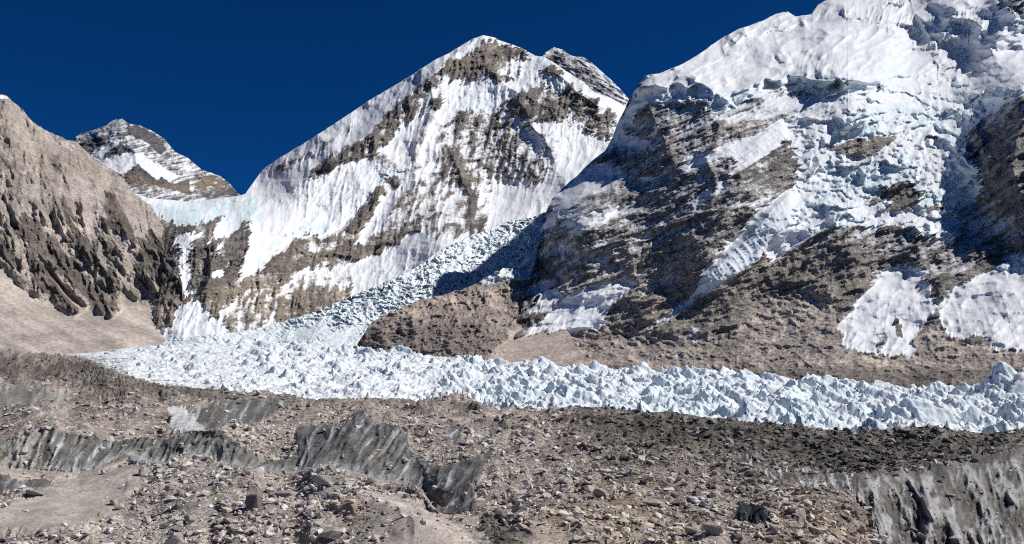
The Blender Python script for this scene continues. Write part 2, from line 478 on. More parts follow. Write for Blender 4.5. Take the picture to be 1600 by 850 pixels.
def relief_c(u, v, S):
    w1 = 4 * perlin(u / 31, v / 31, 21) + 1.6 * perlin(u / 9, v / 9, 22); w2 = 4 * perlin(u / 31, v / 31, 23) + 1.6 * perlin(u / 9, v / 9, 24)
    S['uw'], S['vw'] = u + w1, v + w2
    f1_, f2_ = fingers(u, v, 104, 6.5, 10, 70, 801); f3_, f4_ = fingers(u, v, -25, 8, 6, 40, 811)
    s = sc.at(u + w1 + f1_ + f3_, v + w2 + f2_ + f4_); S['s'] = s; S['fl'] = fl.at(u, v)
    R = np.zeros_like(u)
    g = lambda pts, *a, **k: ridge(R, u, v, pts, *a, **k)
    g([(754,54),(722,78),(690,105),(672,118),(640,150),(600,190),(560,222),(520,250),(470,285),(430,310)], 22, 25, 30)      # crest right of the left skyline
    g([(672,118),(680,160),(660,210),(640,260)], 14, 22, 18)
    g([(754,60),(760,100),(790,135),(850,165),(900,190)], 10, 14, 30)
    g(E_((830,140),(760,260),(680,400),(640,500)), 10, 8, 26)
    g([(800,140),(830,190),(860,230),(870,270)], 12, 26, 20)
    g([(700,230),(730,290),(740,340),(735,370)], 16, 30, 25)
    g([(650,260),(640,300),(600,345)], 9, 14, 20)
    g([(850,95),(880,125),(910,150),(960,180)], 10, 20, 16)
    g([(330,330),(335,380),(330,430),(310,470)], 14, 22, 10)
    g([(392,330),(385,390),(378,440)], 12, 10, 25)
    g([(450,375),(480,400),(520,395),(560,400),(620,370)], 8, 14, 6)
    g(E_((240,540),(350,440),(520,440),(640,360),(750,215)), -6, 10, 3, taper=0.05)
    rock = 1 - sstep(0.3, 0.75, s)
    a, b = rot(u, v, -28)
    rk = ridged(a / 38, b / 20, 6, 0.55, 31) * 7.5 + fbm(u / 16, v / 26, 5, 0.6, 35) * 3.2
    x = u + 5 * perlin(u / 40, v / 40, 77)
    gul = ridged(x / 17 + v / 95, v / 120, 4, 0.5, 41) * 5.5
    sn = fbm(u / 60, v / 45, 5, 0.45, 45) * 7 + ridged(u / 26 + v / 60, v / 55, 4, 0.5, 48) * 2.6
    x2 = u + 2.5 * perlin(u / 18, v / 30, 52)
    flu = ridged(x2 / 11 + 0.5 * perlin(u / 40, v / 50, 53), v / 75, 4, 0.6, 54) * 3.6 * (0.5 + sstep(-0.4, 0.5, fbm(u / 35, v / 35, 3, 0.5, 57)))
    mixd = sstep(0.85, 0.6, s)
    R = R * 3.3 + rk * (0.6 + 1.5 * rock) + gul * (1.0 + 1.3 * np.maximum(rock, mixd)) + sn * (2.6 - 1.2 * rock) + flu * S['fl'] * 1.5
    # ice cliffs
    ice = ic.at(u + w1, v + w2); S['ice'] = ice
    f1, f2, idv = cells(u / 13 + 0.3 * perlin(u / 9, v / 9, 55), v / 8, 56)
    R = R + sstep(0.25, 0.7, ice) * ((idv - 0.5) * 7 + (f2 - f1) * 3)
    return R


def paint_c(u, v, S, gz, gx):
    n = fbm(u / 9, v / 12, 5, 0.65, 61) * 0.36 + fbm((u + v * 0.6) / 22, v / 30, 4, 0.6, 66) * 0.22
    led = np.clip((gz - 1.6) * 0.10, -0.3, 0.35)
    s = S['s']
    mid = 1 - np.abs(np.clip(s, 0, 1) - 0.5) * 1.3
    snow = s - 0.06 + n * (0.5 + 0.8 * mid) + led * mid * 0.8 - 0.17 * S['hp'] * np.clip(mid + 0.15, 0, 1) - 0.06 * S['hp2'] * mid
    w = sstep(-0.4, 0.5, fbm(u / 45, v / 20, 4, 0.6, 71))
    warm = rc.at(S['uw'], S['vw'])
    rock = blend([(0.145, 0.135, 0.13), (0.275, 0.25, 0.225), (0.35, 0.30, 0.24), (0.46, 0.415, 0.36)],
                 [w, w * 0.9, warm * 0.75, sstep(0.3, 0.8, fbm(u / 12, v / 30, 4, 0.6, 73)) * 0.7])
    return snow, S['ice'] * sstep(-0.3, 0.3, fbm(u / 10, v / 12, 3, 0.6, 75) + 0.1), rock


mat_far = face_material('far_face', 0.010, 0.8, 14, tilt=18, squash=(1, 1, 5))
mat_mid = face_material('mountain_face', 0.016, 0.9, 8, tilt=24, squash=(1, 1, 5.5))
mat_near = face_material('near_face', 0.03, 1.0, 5, tilt=15, squash=(1, 1, 3.5), lay=0.4)
mat_flute = face_material('fluted_face', 0.02, 1.0, 6, tilt=-22, squash=(4.5, 4.5, 0.9), lay=0.6)
mat_ice = face_material('icefall_face', 0.05, 0.8, 4, lay=0.2)
o, _ = mountain('snow_mountain', arange(205, 1060, STEP), top_c, bot_c, 450, [(q[0], q[1], q[2] if q[2] < 2300 else 2300 + 0.5 * (q[2] - 2300)) for q in ctrl_c], relief_c, paint_c, mat_far, 1.2)
tag(o, 'broad snow covered mountain rising behind the icefall, brown rock band below its rounded summit', 'mountain', kind='structure')

# ---------------- dark summit behind it --------------------------------------------------------
top_e = [(838, 110), (850, 84), (858, 78), (866, 74), (878, 77), (892, 87), (910, 89), (925, 98), (939, 111), (954, 124), (972, 142), (985, 158), (1010, 180), (1050, 230)]
def relief_e(u, v, S):
    a, b = rot(u, v, 24)
    R = ridged(a / 40, b / 9, 5, 0.6, 101) * 9 + fbm(u / 14, v / 14, 5, 0.6, 105) * 7
    ridge(R, u, v, [(866, 72), (890, 105), (905, 140), (910, 180)], 14, 20, 30)
    return R
def paint_e(u, v, S, gz, gx):
    a, b = rot(u, v, 24)
    n = fbm(a / 30, b / 3.2, 5, 0.65, 111) * 0.5 + fbm(u / 9, v / 9, 4, 0.6, 115) * 0.3
    snow = 0.36 + n + np.clip((u - 930) / 60, 0, 1) * 0.25 + 0.25 * sstep(12, 0, v - np.interp(u, [850, 866, 910, 990], [86, 76, 90, 160]))
    w = sstep(-0.3, 0.4, fbm(u / 20, v / 8, 4, 0.6, 117))
    return snow, 0 * u, blend([(0.085, 0.085, 0.095), (0.17, 0.135, 0.12)], [w, w * sstep(130, 95, v)])
o, _ = mountain('summit_peak', arange(836, 1050, 1.0), top_e, [(836, 200), (1050, 260)], 130,
             [(850, 84, 7800), (866, 74, 7900), (990, 160, 7900), (850, 190, 7300), (1000, 230, 7300), (920, 140, 7450)], relief_e, paint_e, mat_far, 1.5)
tag(o, 'dark rocky summit streaked with snow, peeping out behind the shoulder of the snowy mountain', 'mountain', kind='structure')

# ---------------- small far peak on the left ----------------------------------------------------
top_d = [(80, 235), (105, 226), (118, 214), (125, 209), (147, 203), (165, 196), (176, 188), (191, 185), (200, 193), (218, 196), (235, 203), (256, 216),
         (273, 237), (294, 247), (315, 265), (344, 275), (359, 287), (373, 303), (400, 320)]
sd = Map(0.5)
sd.poly(A((480,480),(620,410),(690,470),(760,480),(850,540),(960,600),(900,620),(830,610),(740,535),(650,585),(560,540)), 1.25, 1)
sd.poly(A((540,500),(580,460),(640,420),(690,465),(640,480)), -0.2, 1)
sd.poly(A((660,590),(730,530),(830,620),(860,595),(920,650),(1000,610),(1010,690),(900,660),(850,650),(760,640),(690,650)), -0.2, 1)
sd.poly(A((680,325),(740,330),(810,370),(870,420),(880,460),(850,480),(790,420),(720,390),(690,370)), -0.1, 1)
sd.poly(A((400,440),(520,380),(600,390),(560,420),(480,470),(440,460)), 0.22, 1)
sd.poly(A((1040,580),(1160,590),(1220,640),(1270,690),(1260,720),(1100,720),(1020,640)), 0.2, 1)
sd.poly(A((690,650),(800,660),(1000,720),(1000,740),(830,740)), 0.45, 2)
wd = Map(0.0)
wd.poly(A((650,590),(730,575),(830,630),(920,640),(1000,620),(1150,600),(1240,640),(1200,670),(1000,680),(700,650)), 1, 4)
def relief_d(u, v, S):
    a, b = rot(u, v, -18)
    S['s'] = sd.at(u + 1.5 * perlin(u / 7, v / 7, 121), v + 1.5 * perlin(u / 7, v / 7, 122))
    R = ridged(a / 26, b / 9, 5, 0.6, 123) * 9 * (1 - 0.7 * sstep(0.6, 1, S['s'])) + fbm(u / 20, v / 20, 5, 0.5, 125) * 6
    ridge(R, u, v, [(191, 184), (196, 210), (205, 230), (215, 255), (218, 290)], 18, 26, 40)
    ridge(R, u, v, [(273, 236), (290, 262), (300, 290)], 8, 20, 20)
    ridge(R, u, v, [(150, 205), (165, 225), (188, 222)], 6, 12, 12)
    return R
def paint_d(u, v, S, gz, gx):
    a, b = rot(u, v, -14)
    n = fbm(a / 26, b / 4, 5, 0.65, 131) * 0.6 + fbm(u / 7, v / 8, 4, 0.6, 135) * 0.3
    return S['s'] + n * np.clip(1.2 - np.abs(S['s'] - 0.5), 0.1, 1), 0 * u, blend([(0.13, 0.13, 0.135), (0.24, 0.19, 0.15)], [v * 0, wd.at(u, v) * 0.9])
o, _ = mountain('distant_peak', arange(80, 400, 1.1), top_d, [(80, 330), (400, 345)], 150,
             [(90, 230, 7200), (191, 185, 7400), (300, 250, 7200), (373, 303, 7000), (100, 320, 5900), (220, 320, 5900), (390, 335, 5900), (220, 260, 6600)], relief_d, paint_d, mat_far, 1.2)
tag(o, 'small pointed snow and rock peak far behind the rocky slope, smallest peak on the skyline', 'mountain', kind='structure')

# ---------------- brown rock mountain on the left -----------------------------------------------
top_l = [(-260, 20), (-120, 75), (-40, 125), (0, 147), (12, 151), (32, 168), (45, 183), (59, 197), (79, 207), (97, 215), (118, 222), (130, 231), (150, 252),
         (176, 265), (191, 277), (206, 299), (222, 312), (235, 320), (244, 336), (256, 355), (265, 373), (272, 390), (279, 410), (284, 440), (286, 470), (290, 512), (312, 540)]
bot_l = [(-260, 575), (150, 566), (250, 556), (320, 556)]
ctrl_l = [(-250, 570, 1150), (0, 562, 1130), (150, 560, 1180), (270, 550, 1290), (0, 500, 1230), (100, 505, 1290), (200, 515, 1320), (282, 520, 1380), (0, 440, 1330), (90, 470, 1400), (170, 470, 1440), (230, 470, 1470), (282, 450, 1500),
          (0, 360, 1460), (100, 370, 1560), (180, 370, 1620), (250, 390, 1640), (0, 250, 1720), (100, 280, 1800), (200, 320, 1850), (0, 150, 2050), (60, 200, 2100),
          (130, 232, 2150), (200, 300, 2000), (244, 340, 1850), (-200, 300, 1600), (-200, 80, 2200)]
sl = Map(-0.3)
sl.poly(A((-60,150),(0,160),(45,172),(60,190),(0,188)), 0.75, 1)
sl.poly(A((60,190),(110,225),(200,325),(215,350),(150,310),(80,240)), 0.25, 2)
sl.poly(A((180,340),(330,390),(430,440),(400,470),(280,420)), 0.25, 3)
sl.poly(A((60,470),(150,560),(170,640),(110,600)), 0.2, 4)
dk = Map(0.0)   # dark ribs of the lower cliff
for p in [((0,160),(60,190),(90,300),(60,330),(0,280)), ((70,130),(110,60),(220,80),(230,150),(300,180),(330,240),(430,310),(440,380),(560,470),(630,430),(620,560),(580,600),(480,540),(470,500),(420,470),(370,400),(300,350),(230,280),(150,240),(160,200),(80,160)),
          ((20,330),(100,370),(200,470),(130,430)), ((140,240),(180,260),(240,330),(330,440),(420,540),(420,575),(330,540),(270,500),(180,400),(160,330)),
          ((350,200),(390,100),(420,150),(460,160),(500,230),(540,300),(500,330),(440,300),(400,230)), ((540,80),(600,20),(640,0),(660,40),(720,150),(700,210),(640,130),(580,170)),
          ((560,230),(600,190),(640,240),(600,310),(560,280)), ((730,200),(800,150),(860,170),(920,270),(950,380),(900,420),(820,390),(740,310)),
          ((540,320),(620,350),(650,440),(560,400)), ((700,380),(760,340),(800,410),(760,440)), ((0,390),(40,440),(0,430)), ((330,0),(400,40),(390,130),(350,100))]:
    dk.poly(B(*p), 1.0, 1)
dk.poly(A((0,480),(50,480),(60,560),(20,580),(0,560)), 0.6, 4)
dk.poly(A((280,520),(340,480),(330,600),(300,680),(270,620)), 0.5, 4)
dk.poly(A((550,720),(600,650),(640,760),(700,850),(560,850)), 0.8, 3)
dk.poly(A((330,720),(370,700),(380,850),(330,850)), 0.6, 4)
dk.poly(A((20,680),(80,700),(110,760),(60,740)), 0.5, 4)
scree = Map(0.0)
scree.poly(B((-900,300),(0,310),(120,440),(260,520),(400,590),(470,540),(600,600),(640,560),(640,450),(690,470),(760,530),(900,570),(960,560),(940,720),(900,900),(-900,900)), 1, 3)
scree.poly(B((225,310),(300,390),(400,490),(470,540),(430,560),(330,460),(240,340)), 1, 2)
dust = Map(0.0)
dust.poly(B((480,220),(560,60),(540,0),(440,0),(420,90),(440,150)), 1, 5)
dust.poly(B((60,0),(200,0),(330,150),(420,300),(300,190),(220,70),(100,40)), 0.8, 6)
dust.poly(B((640,130),(720,200),(740,320),(700,350),(650,230)), 0.8, 5)
dust.poly(B((700,60),(820,60),(830,140),(760,160)), 0.7, 6)
dust.poly(A((100,620),(200,700),(240,850),(130,850)), 0.7, 8)
dust.poly(A((420,700),(540,640),(560,850),(440,850)), 0.7, 8)
def relief_l(u, v, S):
    w1 = 3 * perlin(u / 25, v / 25, 141) + 1.5 * perlin(u / 8, v / 8, 143); w2 = 3 * perlin(u / 25, v / 25, 142) + 1.5 * perlin(u / 8, v / 8, 144)
    S['uw'], S['vw'] = u + w1, v + w2
    f1_, f2_ = fingers(u, v, 58, 17, 8, 55, 841)
    d = dk.at(u + w1 + f1_, v + w2 + f2_); sr = scree.at(u + 0.5 * w1, v + 0.5 * w2); S['d'], S['sr'] = d, sr
    R = np.zeros_like(u)
    g = lambda pts, *a, **k: ridge(R, u, v, pts, *a, **k)
    for pts in [((100,70),(150,200),(260,300),(400,420),(470,540),(590,590)), ((140,240),(240,340),(330,450),(410,570)), ((400,100),(430,200),(530,300),(620,430),(620,570)),
                ((560,0),(650,60),(720,200),(730,320)), ((800,130),(900,260),(950,400)), ((20,160),(60,220),(90,320))]:
        g(B(*pts), 13, 10, 24)
    for pts in [((0,200),(60,420),(110,620),(120,850)), ((200,330),(230,520),(290,700),(350,850)), ((420,440),(520,560),(600,700),(660,850)), ((330,400),(330,520),(420,640),(460,850))]:
        g(A(*pts), 24, 20, 20)
    x = u + 9 * perlin(u / 50, v / 60, 145)
    gul = ridged((x - 0.35 * v) / 44, v / 150, 5, 0.55, 151) * 15
    rk = ridged(u / 22, v / 30, 5, 0.6, 155) * 6 + fbm(u / 11, v / 20, 4, 0.6, 158) * 2
    a, b = rot(u, v, 30)
    s = fbm(a / 90, b / 20, 3, 0.4, 161) * 1.5 + 0.5 * fbm(u / 6, v / 6, 3, 0.6, 163)
    k = np.clip(sr, 0, 1)
    x2 = u + 5 * perlin(u / 22, v / 30, 147)
    g2 = (1 - np.abs(perlin((x2 - 0.45 * v) / 21, v / 85, 148)) * 1.7) * 11 + (1 - np.abs(perlin((x2 - 0.2 * v) / 9, v / 34, 149)) * 1.7) * 4.5
    R = R + 2 * d
    return (R * 1.2 + gul * (0.6 + 1.0 * sstep(-0.4, 0.4, fbm(u / 50, v / 40, 3, 0.5, 183))) + g2 * (0.3 + 1.2 * sstep(-0.3, 0.5, fbm(u / 35, v / 35, 3, 0.5, 185))) + rk * (1.3 + 0.9 * d) + 9 * ridged((u + 0.3 * v) / 34, (v - 0.5 * u) / 60, 4, 0.55, 146) * sstep(400, 330, v)) * (1 - k * 0.95) + s * k
def paint_l(u, v, S, gz, gx):
    n = fbm(u / 6, v / 8, 4, 0.65, 171) * 0.5
    d, sr = S['d'], S['sr']
    st = sstep(-0.5, 0.5, fbm(u / 30, v / 90, 5, 0.6, 173))
    spk = sstep(-0.2, 0.7, fbm(u / 8, v / 14, 5, 0.65, 177))
    pale = dust.at(S['uw'], S['vw'])
    bands = sstep(-0.3, 0.5, fbm((u + v) / 60, (v - u * 0.4) / 10, 4, 0.6, 179))
    gl = sstep(0.3, -0.9, S['hp2'] + 0.5 * n)
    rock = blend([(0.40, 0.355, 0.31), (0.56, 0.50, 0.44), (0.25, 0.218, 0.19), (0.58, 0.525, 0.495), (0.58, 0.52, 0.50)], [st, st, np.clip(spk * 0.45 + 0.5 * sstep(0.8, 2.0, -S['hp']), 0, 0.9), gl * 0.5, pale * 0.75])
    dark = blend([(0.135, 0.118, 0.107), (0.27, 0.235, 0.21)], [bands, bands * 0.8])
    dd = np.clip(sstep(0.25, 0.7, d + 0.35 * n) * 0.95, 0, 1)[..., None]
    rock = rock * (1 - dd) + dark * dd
    a, b = rot(u, v, 28)
    sc_ = blend([(0.37, 0.33, 0.295), (0.485, 0.435, 0.39)], [st, sstep(-0.4, 0.6, fbm(a / 110, b / 12, 4, 0.5, 181))])
    k = sstep(0.35, 0.65, sr + n * 0.25)[..., None]; S['soft'] = k[..., 0]
    rock = rock * (1 - k) + sc_ * k
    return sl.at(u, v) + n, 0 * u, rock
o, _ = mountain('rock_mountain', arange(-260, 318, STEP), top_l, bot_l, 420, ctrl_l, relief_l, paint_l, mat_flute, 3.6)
tag(o, 'brown rocky mountainside with dark ribs and smooth grey scree at its foot', 'mountain', kind='structure')

# ---------------- big ice-capped mountain on the right ------------------------------------------
top_n = [(760, 560), (772, 552), (784, 545), (796, 530), (803, 512), (812, 494), (818, 470), (826, 448), (831, 424), (838, 402), (842, 372), (850, 338), (862, 312), (880, 293), (905, 271), (925, 251),
         (945, 236), (957, 215), (965, 192), (975, 173), (984, 153), (996, 135), (1008, 118), (1031, 114), (1066, 100), (1093, 84), (1119, 65), (1152, 46), (1190, 33), (1213, 21), (1231, 18),
         (1243, 26), (1258, 24), (1268, 22), (1278, 7), (1289, 1), (1310, -12), (1400, -50), (1600, -70), (1860, -40)]
bot_n = [(760, 600), (1000, 606), (1200, 612), (1860, 640)]
ctrl_n = [(780, 600, 900), (850, 600, 880), (1000, 604, 840), (1300, 615, 700), (1600, 625, 600), (1850, 640, 560),
          (790, 540, 1030), (900, 535, 1040), (1000, 540, 1000), (1200, 540, 900), (1400, 560, 800), (1600, 560, 720), (1850, 560, 660), (1200, 480, 1010), (1450, 430, 1000), (1600, 410, 970), (1320, 500, 910), (1580, 480, 860),
          (840, 470, 1150), (842, 400, 1310), (852, 340, 1410), (880, 295, 1500), (957, 220, 1640), (985, 155, 1710), (900, 470, 1105), (900, 420, 1175), (900, 340, 1250), (950, 380, 1175), (950, 440, 1125), (1000, 470, 1075), (940, 260, 1520),
          (1000, 420, 1122), (1000, 350, 1195), (1060, 350, 1160), (1000, 270, 1340), (1050, 250, 1320), (1050, 180, 1470), (1100, 180, 1420), (1100, 350, 1140), (1100, 138, 1560), (1200, 140, 1560), (1320, 132, 1550),
          (1010, 120, 1770), (1120, 67, 2350), (1213, 22, 2850), (1300, -10, 3150), (1250, 100, 1850), (1350, 90, 1900), (1400, 40, 2500), (1450, 140, 1800), (1500, 20, 2420), (1510, 82, 2250), (1440, 60, 2400), (1600, 70, 2110), (1575, 25, 2240), (1600, 0, 2200), (1525, 112, 1950), (1595, 105, 1720),
          (1250, 230, 1350), (1300, 250, 1320), (1200, 350, 1130), (1200, 400, 1100), (1130, 440, 1060), (1060, 460, 1080), (1350, 300, 1220), (1450, 290, 1230), (1530, 240, 1290), (1530, 320, 1180), (1600, 240, 1165), (1600, 180, 1270), (1600, 130, 1420), (1600, 320, 1050), (1500, 380, 1070), (1400, 410, 1050), (1350, 370, 1090), (1700, 60, 2200), (1800, 300, 1050), (1600, -60, 3500), (1860, -40, 3300)]
# main cover
sn_ = Map(0.27)
sn_.poly([(780,600),(800,520),(860,470),(1000,470),(1100,430),(1200,400),(1310,380),(1420,420),(1500,440),(1900,440),(1900,700),(780,700)], -0.15, 6)
sn_.poly(G_((130,560),(230,395),(600,0),(2600,-400),(2600,420),(1800,470),(1360,445),(1360,510),(1200,485),(1140,510),(1070,490),(980,470),(920,480),(830,510),(780,530),(710,570),(650,580),(590,590),(540,530),(440,525),(380,545),(290,560),(220,540)), 1.25, 1)
# upper right snowfields and broken ice
sn_.poly(H_((250,420),(560,400),(1360,350),(1900,350),(1900,520),(1360,480),(1200,560),(1150,600),(1040,700),(1000,850),(1000,1300),(700,1200),(300,1200),(0,1400),(0,1230),(240,830),(120,760),(60,640),(260,560),(560,500)), 1.18, 4)
sn_.poly(I_((1360,120),(1330,260),(1290,350),(1200,480),(1000,720),(900,850),(880,900),(960,880),(1120,790),(1240,700),(1360,560),(1700,380),(1700,100)), 1.2, 2)
# diagonal glacier tongue
sn_.poly(I_((1370,340),(1290,440),(1190,560),(1100,640),(1000,740),(910,850),(950,870),(1110,790),(1260,700),(1290,620),(1400,540)), 1.25, 1)
sn_.poly(J_((0,420),(120,340),(300,230),(480,150),(700,100),(1000,80),(1100,200),(1130,300),(1110,380),(1000,440),(900,420),(800,400),(690,390),(640,350),(520,370),(420,400),(330,410),(300,440),(150,520),(60,580),(0,610)), 1.15, 2)
# rock windows in the ice
sn_.poly(J_((0,110),(90,100),(160,170),(150,270),(100,330),(0,420)), 0.1, 2)
sn_.poly(J_((340,90),(480,50),(640,40),(720,20),(660,70),(560,150),(460,165)), 0.12, 1)
sn_.poly(J_((640,380),(660,300),(720,270),(800,310),(820,370),(740,430),(620,450)), -0.2, 1)
sn_.poly(J_((520,380),(600,330),(660,320),(660,400),(540,400)), 0.2, 1)
sn_.poly(J_((1140,0),(1360,0),(1900,0),(1900,480),(1360,460),(1300,440),(1250,380),(1130,330),(1130,220),(1090,150),(1140,100)), -0.05, 2)
sn_.poly(J_((840,410),(920,400),(940,430),(870,440)), -0.2, 1)
sn_.poly(J_((980,470),(1140,420),(1260,460),(1320,490),(1270,570),(1160,580),(1090,520)), 0.38, 3)
sn_.poly(H_((650,15),(740,5),(720,35),(660,45)), -0.1, 1)
sn_.poly(H_((1220,0),(1360,0),(1360,70),(1270,40)), 0.1, 2)
# snowy ledges in the rock under the ice cliff
sn_.poly(G_((600,610),(780,590),(940,500),(1140,520),(1360,520),(1360,560),(1180,640),(1000,600),(850,620),(640,650)), 0.66, 3)
sn_.poly(G_((460,840),(640,770),(860,700),(900,690),(800,760),(620,850)), 0.85, 2)
sn_.poly(G_((700,850),(900,660),(960,635),(980,720),(920,790),(820,850),(700,930)), 1.1, 2)
sn_.poly(G_((240,690),(300,660),(310,700),(250,740)), 0.9, 1)
sn_.poly(D_((1090,450),(1180,330),(1240,400),(1180,470),(1110,500),(1100,600),(1140,650),(1250,660),(1000,690),(960,700),(1040,520)), 1.0, 2)   # icy left arete
sn_.poly(F_((540,340),(640,160),(800,0),(1000,0),(960,60),(880,120),(760,170),(700,240),(780,260),(650,270),(600,330),(560,400)), 0.9, 3)
sn_.poly(F_((660,270),(800,240),(920,230),(1020,180),(1020,230),(900,300),(800,330),(760,380),(700,340)), 0.66, 3)
sn_.poly(F_((1060,70),(1160,40),(1180,60),(1100,90)), 0.9, 1)
sn_.poly(F_((620,400),(800,420),(1000,380),(1250,290),(1100,420),(900,520),(620,560)), 0.42, 5)
sn_.poly(I_((830,180),(900,130),(1100,100),(1250,40),(1290,30),(1150,130),(1000,180),(840,240)), 0.75, 3)
sn_.poly(I_((860,420),(1000,300),(1100,280),(1000,370),(900,430)), 0.6, 3)
sn_.poly(I_((1000,400),(1200,350),(1330,330),(1300,400),(1100,470)), 0.42, 3)
# snowfields at the foot
sn_.poly(L_((0,455),(80,400),(170,330),(300,215),(480,140),(660,130),(640,160),(560,230),(500,300),(500,380),(220,420),(170,385),(110,415)), 1.3, 5)
sn_.poly(L_((110,305),(190,165),(265,212),(220,255),(150,300)), 1.15, 5)
sn_.poly(L_((150,130),(190,90),(215,140),(190,165),(120,215),(90,200)), 0.9, 5)
sn_.poly(L_((690,400),(800,320),(910,240),(1000,190),(960,260),(860,330),(740,400)), 0.75, 5)
sn_.poly(L_((930,440),(960,350),(1000,400),(990,460)), 0.6, 3)
sn_.poly(K_((370,440),(480,310),(580,180),(590,130),(700,125),(800,130),(840,170),(850,260),(920,310),(900,360),(830,430),(780,500),(800,580),(680,600),(590,580),(560,580),(400,550),(400,480)), 1.2, 5)
sn_.poly(K_((680,380),(720,440),(720,510),(680,500)), -0.1, 1)
sn_.poly(K_((560,480),(640,460),(640,540),(580,580)), 0.3, 3)
sn_.poly(K_((920,300),(1000,230),(1250,120),(1360,60),(1900,0),(1900,600),(1360,550),(1250,570),(1150,520),(1130,470),(1020,510),(920,440)), 1.2, 6)
sn_.poly(K_((760,520),(880,370),(930,420),(920,490),(830,590)), -0.2, 2)
sn_.poly(K_((860,180),(1060,140),(1230,70),(1260,110),(1000,200),(880,220)), -0.2, 1)
sn_.poly(J_((1180,620),(1280,610),(1270,660),(1190,650)), -0.1, 2)
icn = Map(0.0)
icn.poly(G_((150,520),(235,470),(400,460),(540,460),(600,510),(660,510),(780,470),(880,420),(1040,410),(1170,430),(1360,425),(1560,430),(1430,510),(1140,510),(920,480),(780,540),(590,590),(380,545),(220,560)), 0.55, 2)
icn.poly(G_((645,515),(780,460),(800,520),(700,580)), 0.95, 2)
icn.poly(H_((440,640),(640,560),(850,560),(840,640),(700,650),(560,720),(420,720)), 0.85, 4)
icn.poly(H_((560,350),(720,300),(800,330),(800,440),(640,450)), 0.6, 5)
icn.poly(H_((940,740),(1040,650),(1150,600),(1140,700),(1050,850),(1000,760)), 0.8, 4)
icn.poly(J_((0,480),(330,300),(420,230),(640,200),(760,200),(760,280),(640,350),(400,400),(300,440),(0,610)), 0.75, 5)
icn.poly(J_((620,240),(720,180),(800,220),(800,300),(960,340),(960,400),(820,410),(780,300),(680,270)), 0.95, 3)
icn.poly(J_((960,320),(1060,210),(1130,260),(1130,330),(1080,380),(980,400)), 1.0, 2)
icn.poly(J_((1000,80),(1140,0),(1140,100),(1080,170)), 1.0, 3)
icn.poly(J_((480,280),(660,260),(680,300),(560,340)), 0.9, 3)
icn.poly(I_((1370,340),(1190,560),(1000,740),(910,850),(1110,790),(1260,700),(1400,540)), 0.55, 3)
icn.poly(H_((0,420),(150,410),(450,430),(550,490),(330,490),(0,500)), 0.6, 2)
icn.poly(H_((360,720),(440,660),(600,680),(560,730),(420,740),(300,800),(280,760)), 0.7, 4)
icn.poly(D_((1090,450),(1240,400),(1180,470),(1110,600),(1140,650),(1000,690),(1040,520)), 0.35, 3)
tong = Map(0.0)
tong.poly(I_((1420,330),(1290,440),(1190,560),(1100,640),(1000,740),(900,850),(950,870),(1110,790),(1260,700),(1300,620),(1420,540)), 1, 4)
tong.poly(G_((700,850),(900,660),(960,635),(985,720),(920,790),(820,850),(740,900)), 0.8, 3)
fln = Map(0.0)
fln.poly(H_((230,80),(330,20),(480,0),(490,80),(380,100),(300,100)), 1, 3)
fln.poly(H_((490,80),(620,0),(780,0),(760,120),(860,170),(850,260),(760,250),(640,200)), 1, 5)
fln.poly(H_((130,260),(420,260),(450,410),(300,420),(200,400)), 0.8, 8)
fln.poly(H_((760,100),(1000,60),(1180,20),(1320,90),(1180,200),(880,290)), 0.7, 5)
warmn = Map(0.0)
warmn.poly(G_((520,640),(700,600),(850,600),(860,680),(640,720)), 0.9, 5)
warmn.poly(G_((360,700),(400,640),(420,850),(350,850)), 0.7, 4)
warmn.poly(K_((-700,0),(-300,0),(0,-200),(560,-100),(560,150),(300,550),(-1000,560),(-1100,300)), 0.7, 25)
warmn.poly(F_((660,480),(860,420),(900,480),(700,540)), 0.7, 5)
warmn.poly(J_((340,90),(640,40),(560,150),(460,165)), 0.8, 2)
warmn.poly([(780,600),(800,530),(850,500),(960,510),(1100,520),(1320,470),(1340,560),(1500,560),(1900,560),(1900,700),(780,700)], 0.5, 12)
debris = Map(0.0)
debris.poly([(760,610),(780,545),(830,525),(880,520),(960,515),(1040,525),(1150,520),(1200,460),(1260,450),(1310,480),(1330,545),(1400,562),(1440,520),(1470,500),(1500,530),(1560,545),(1900,560),(1900,700),(760,700)], 1, 4)


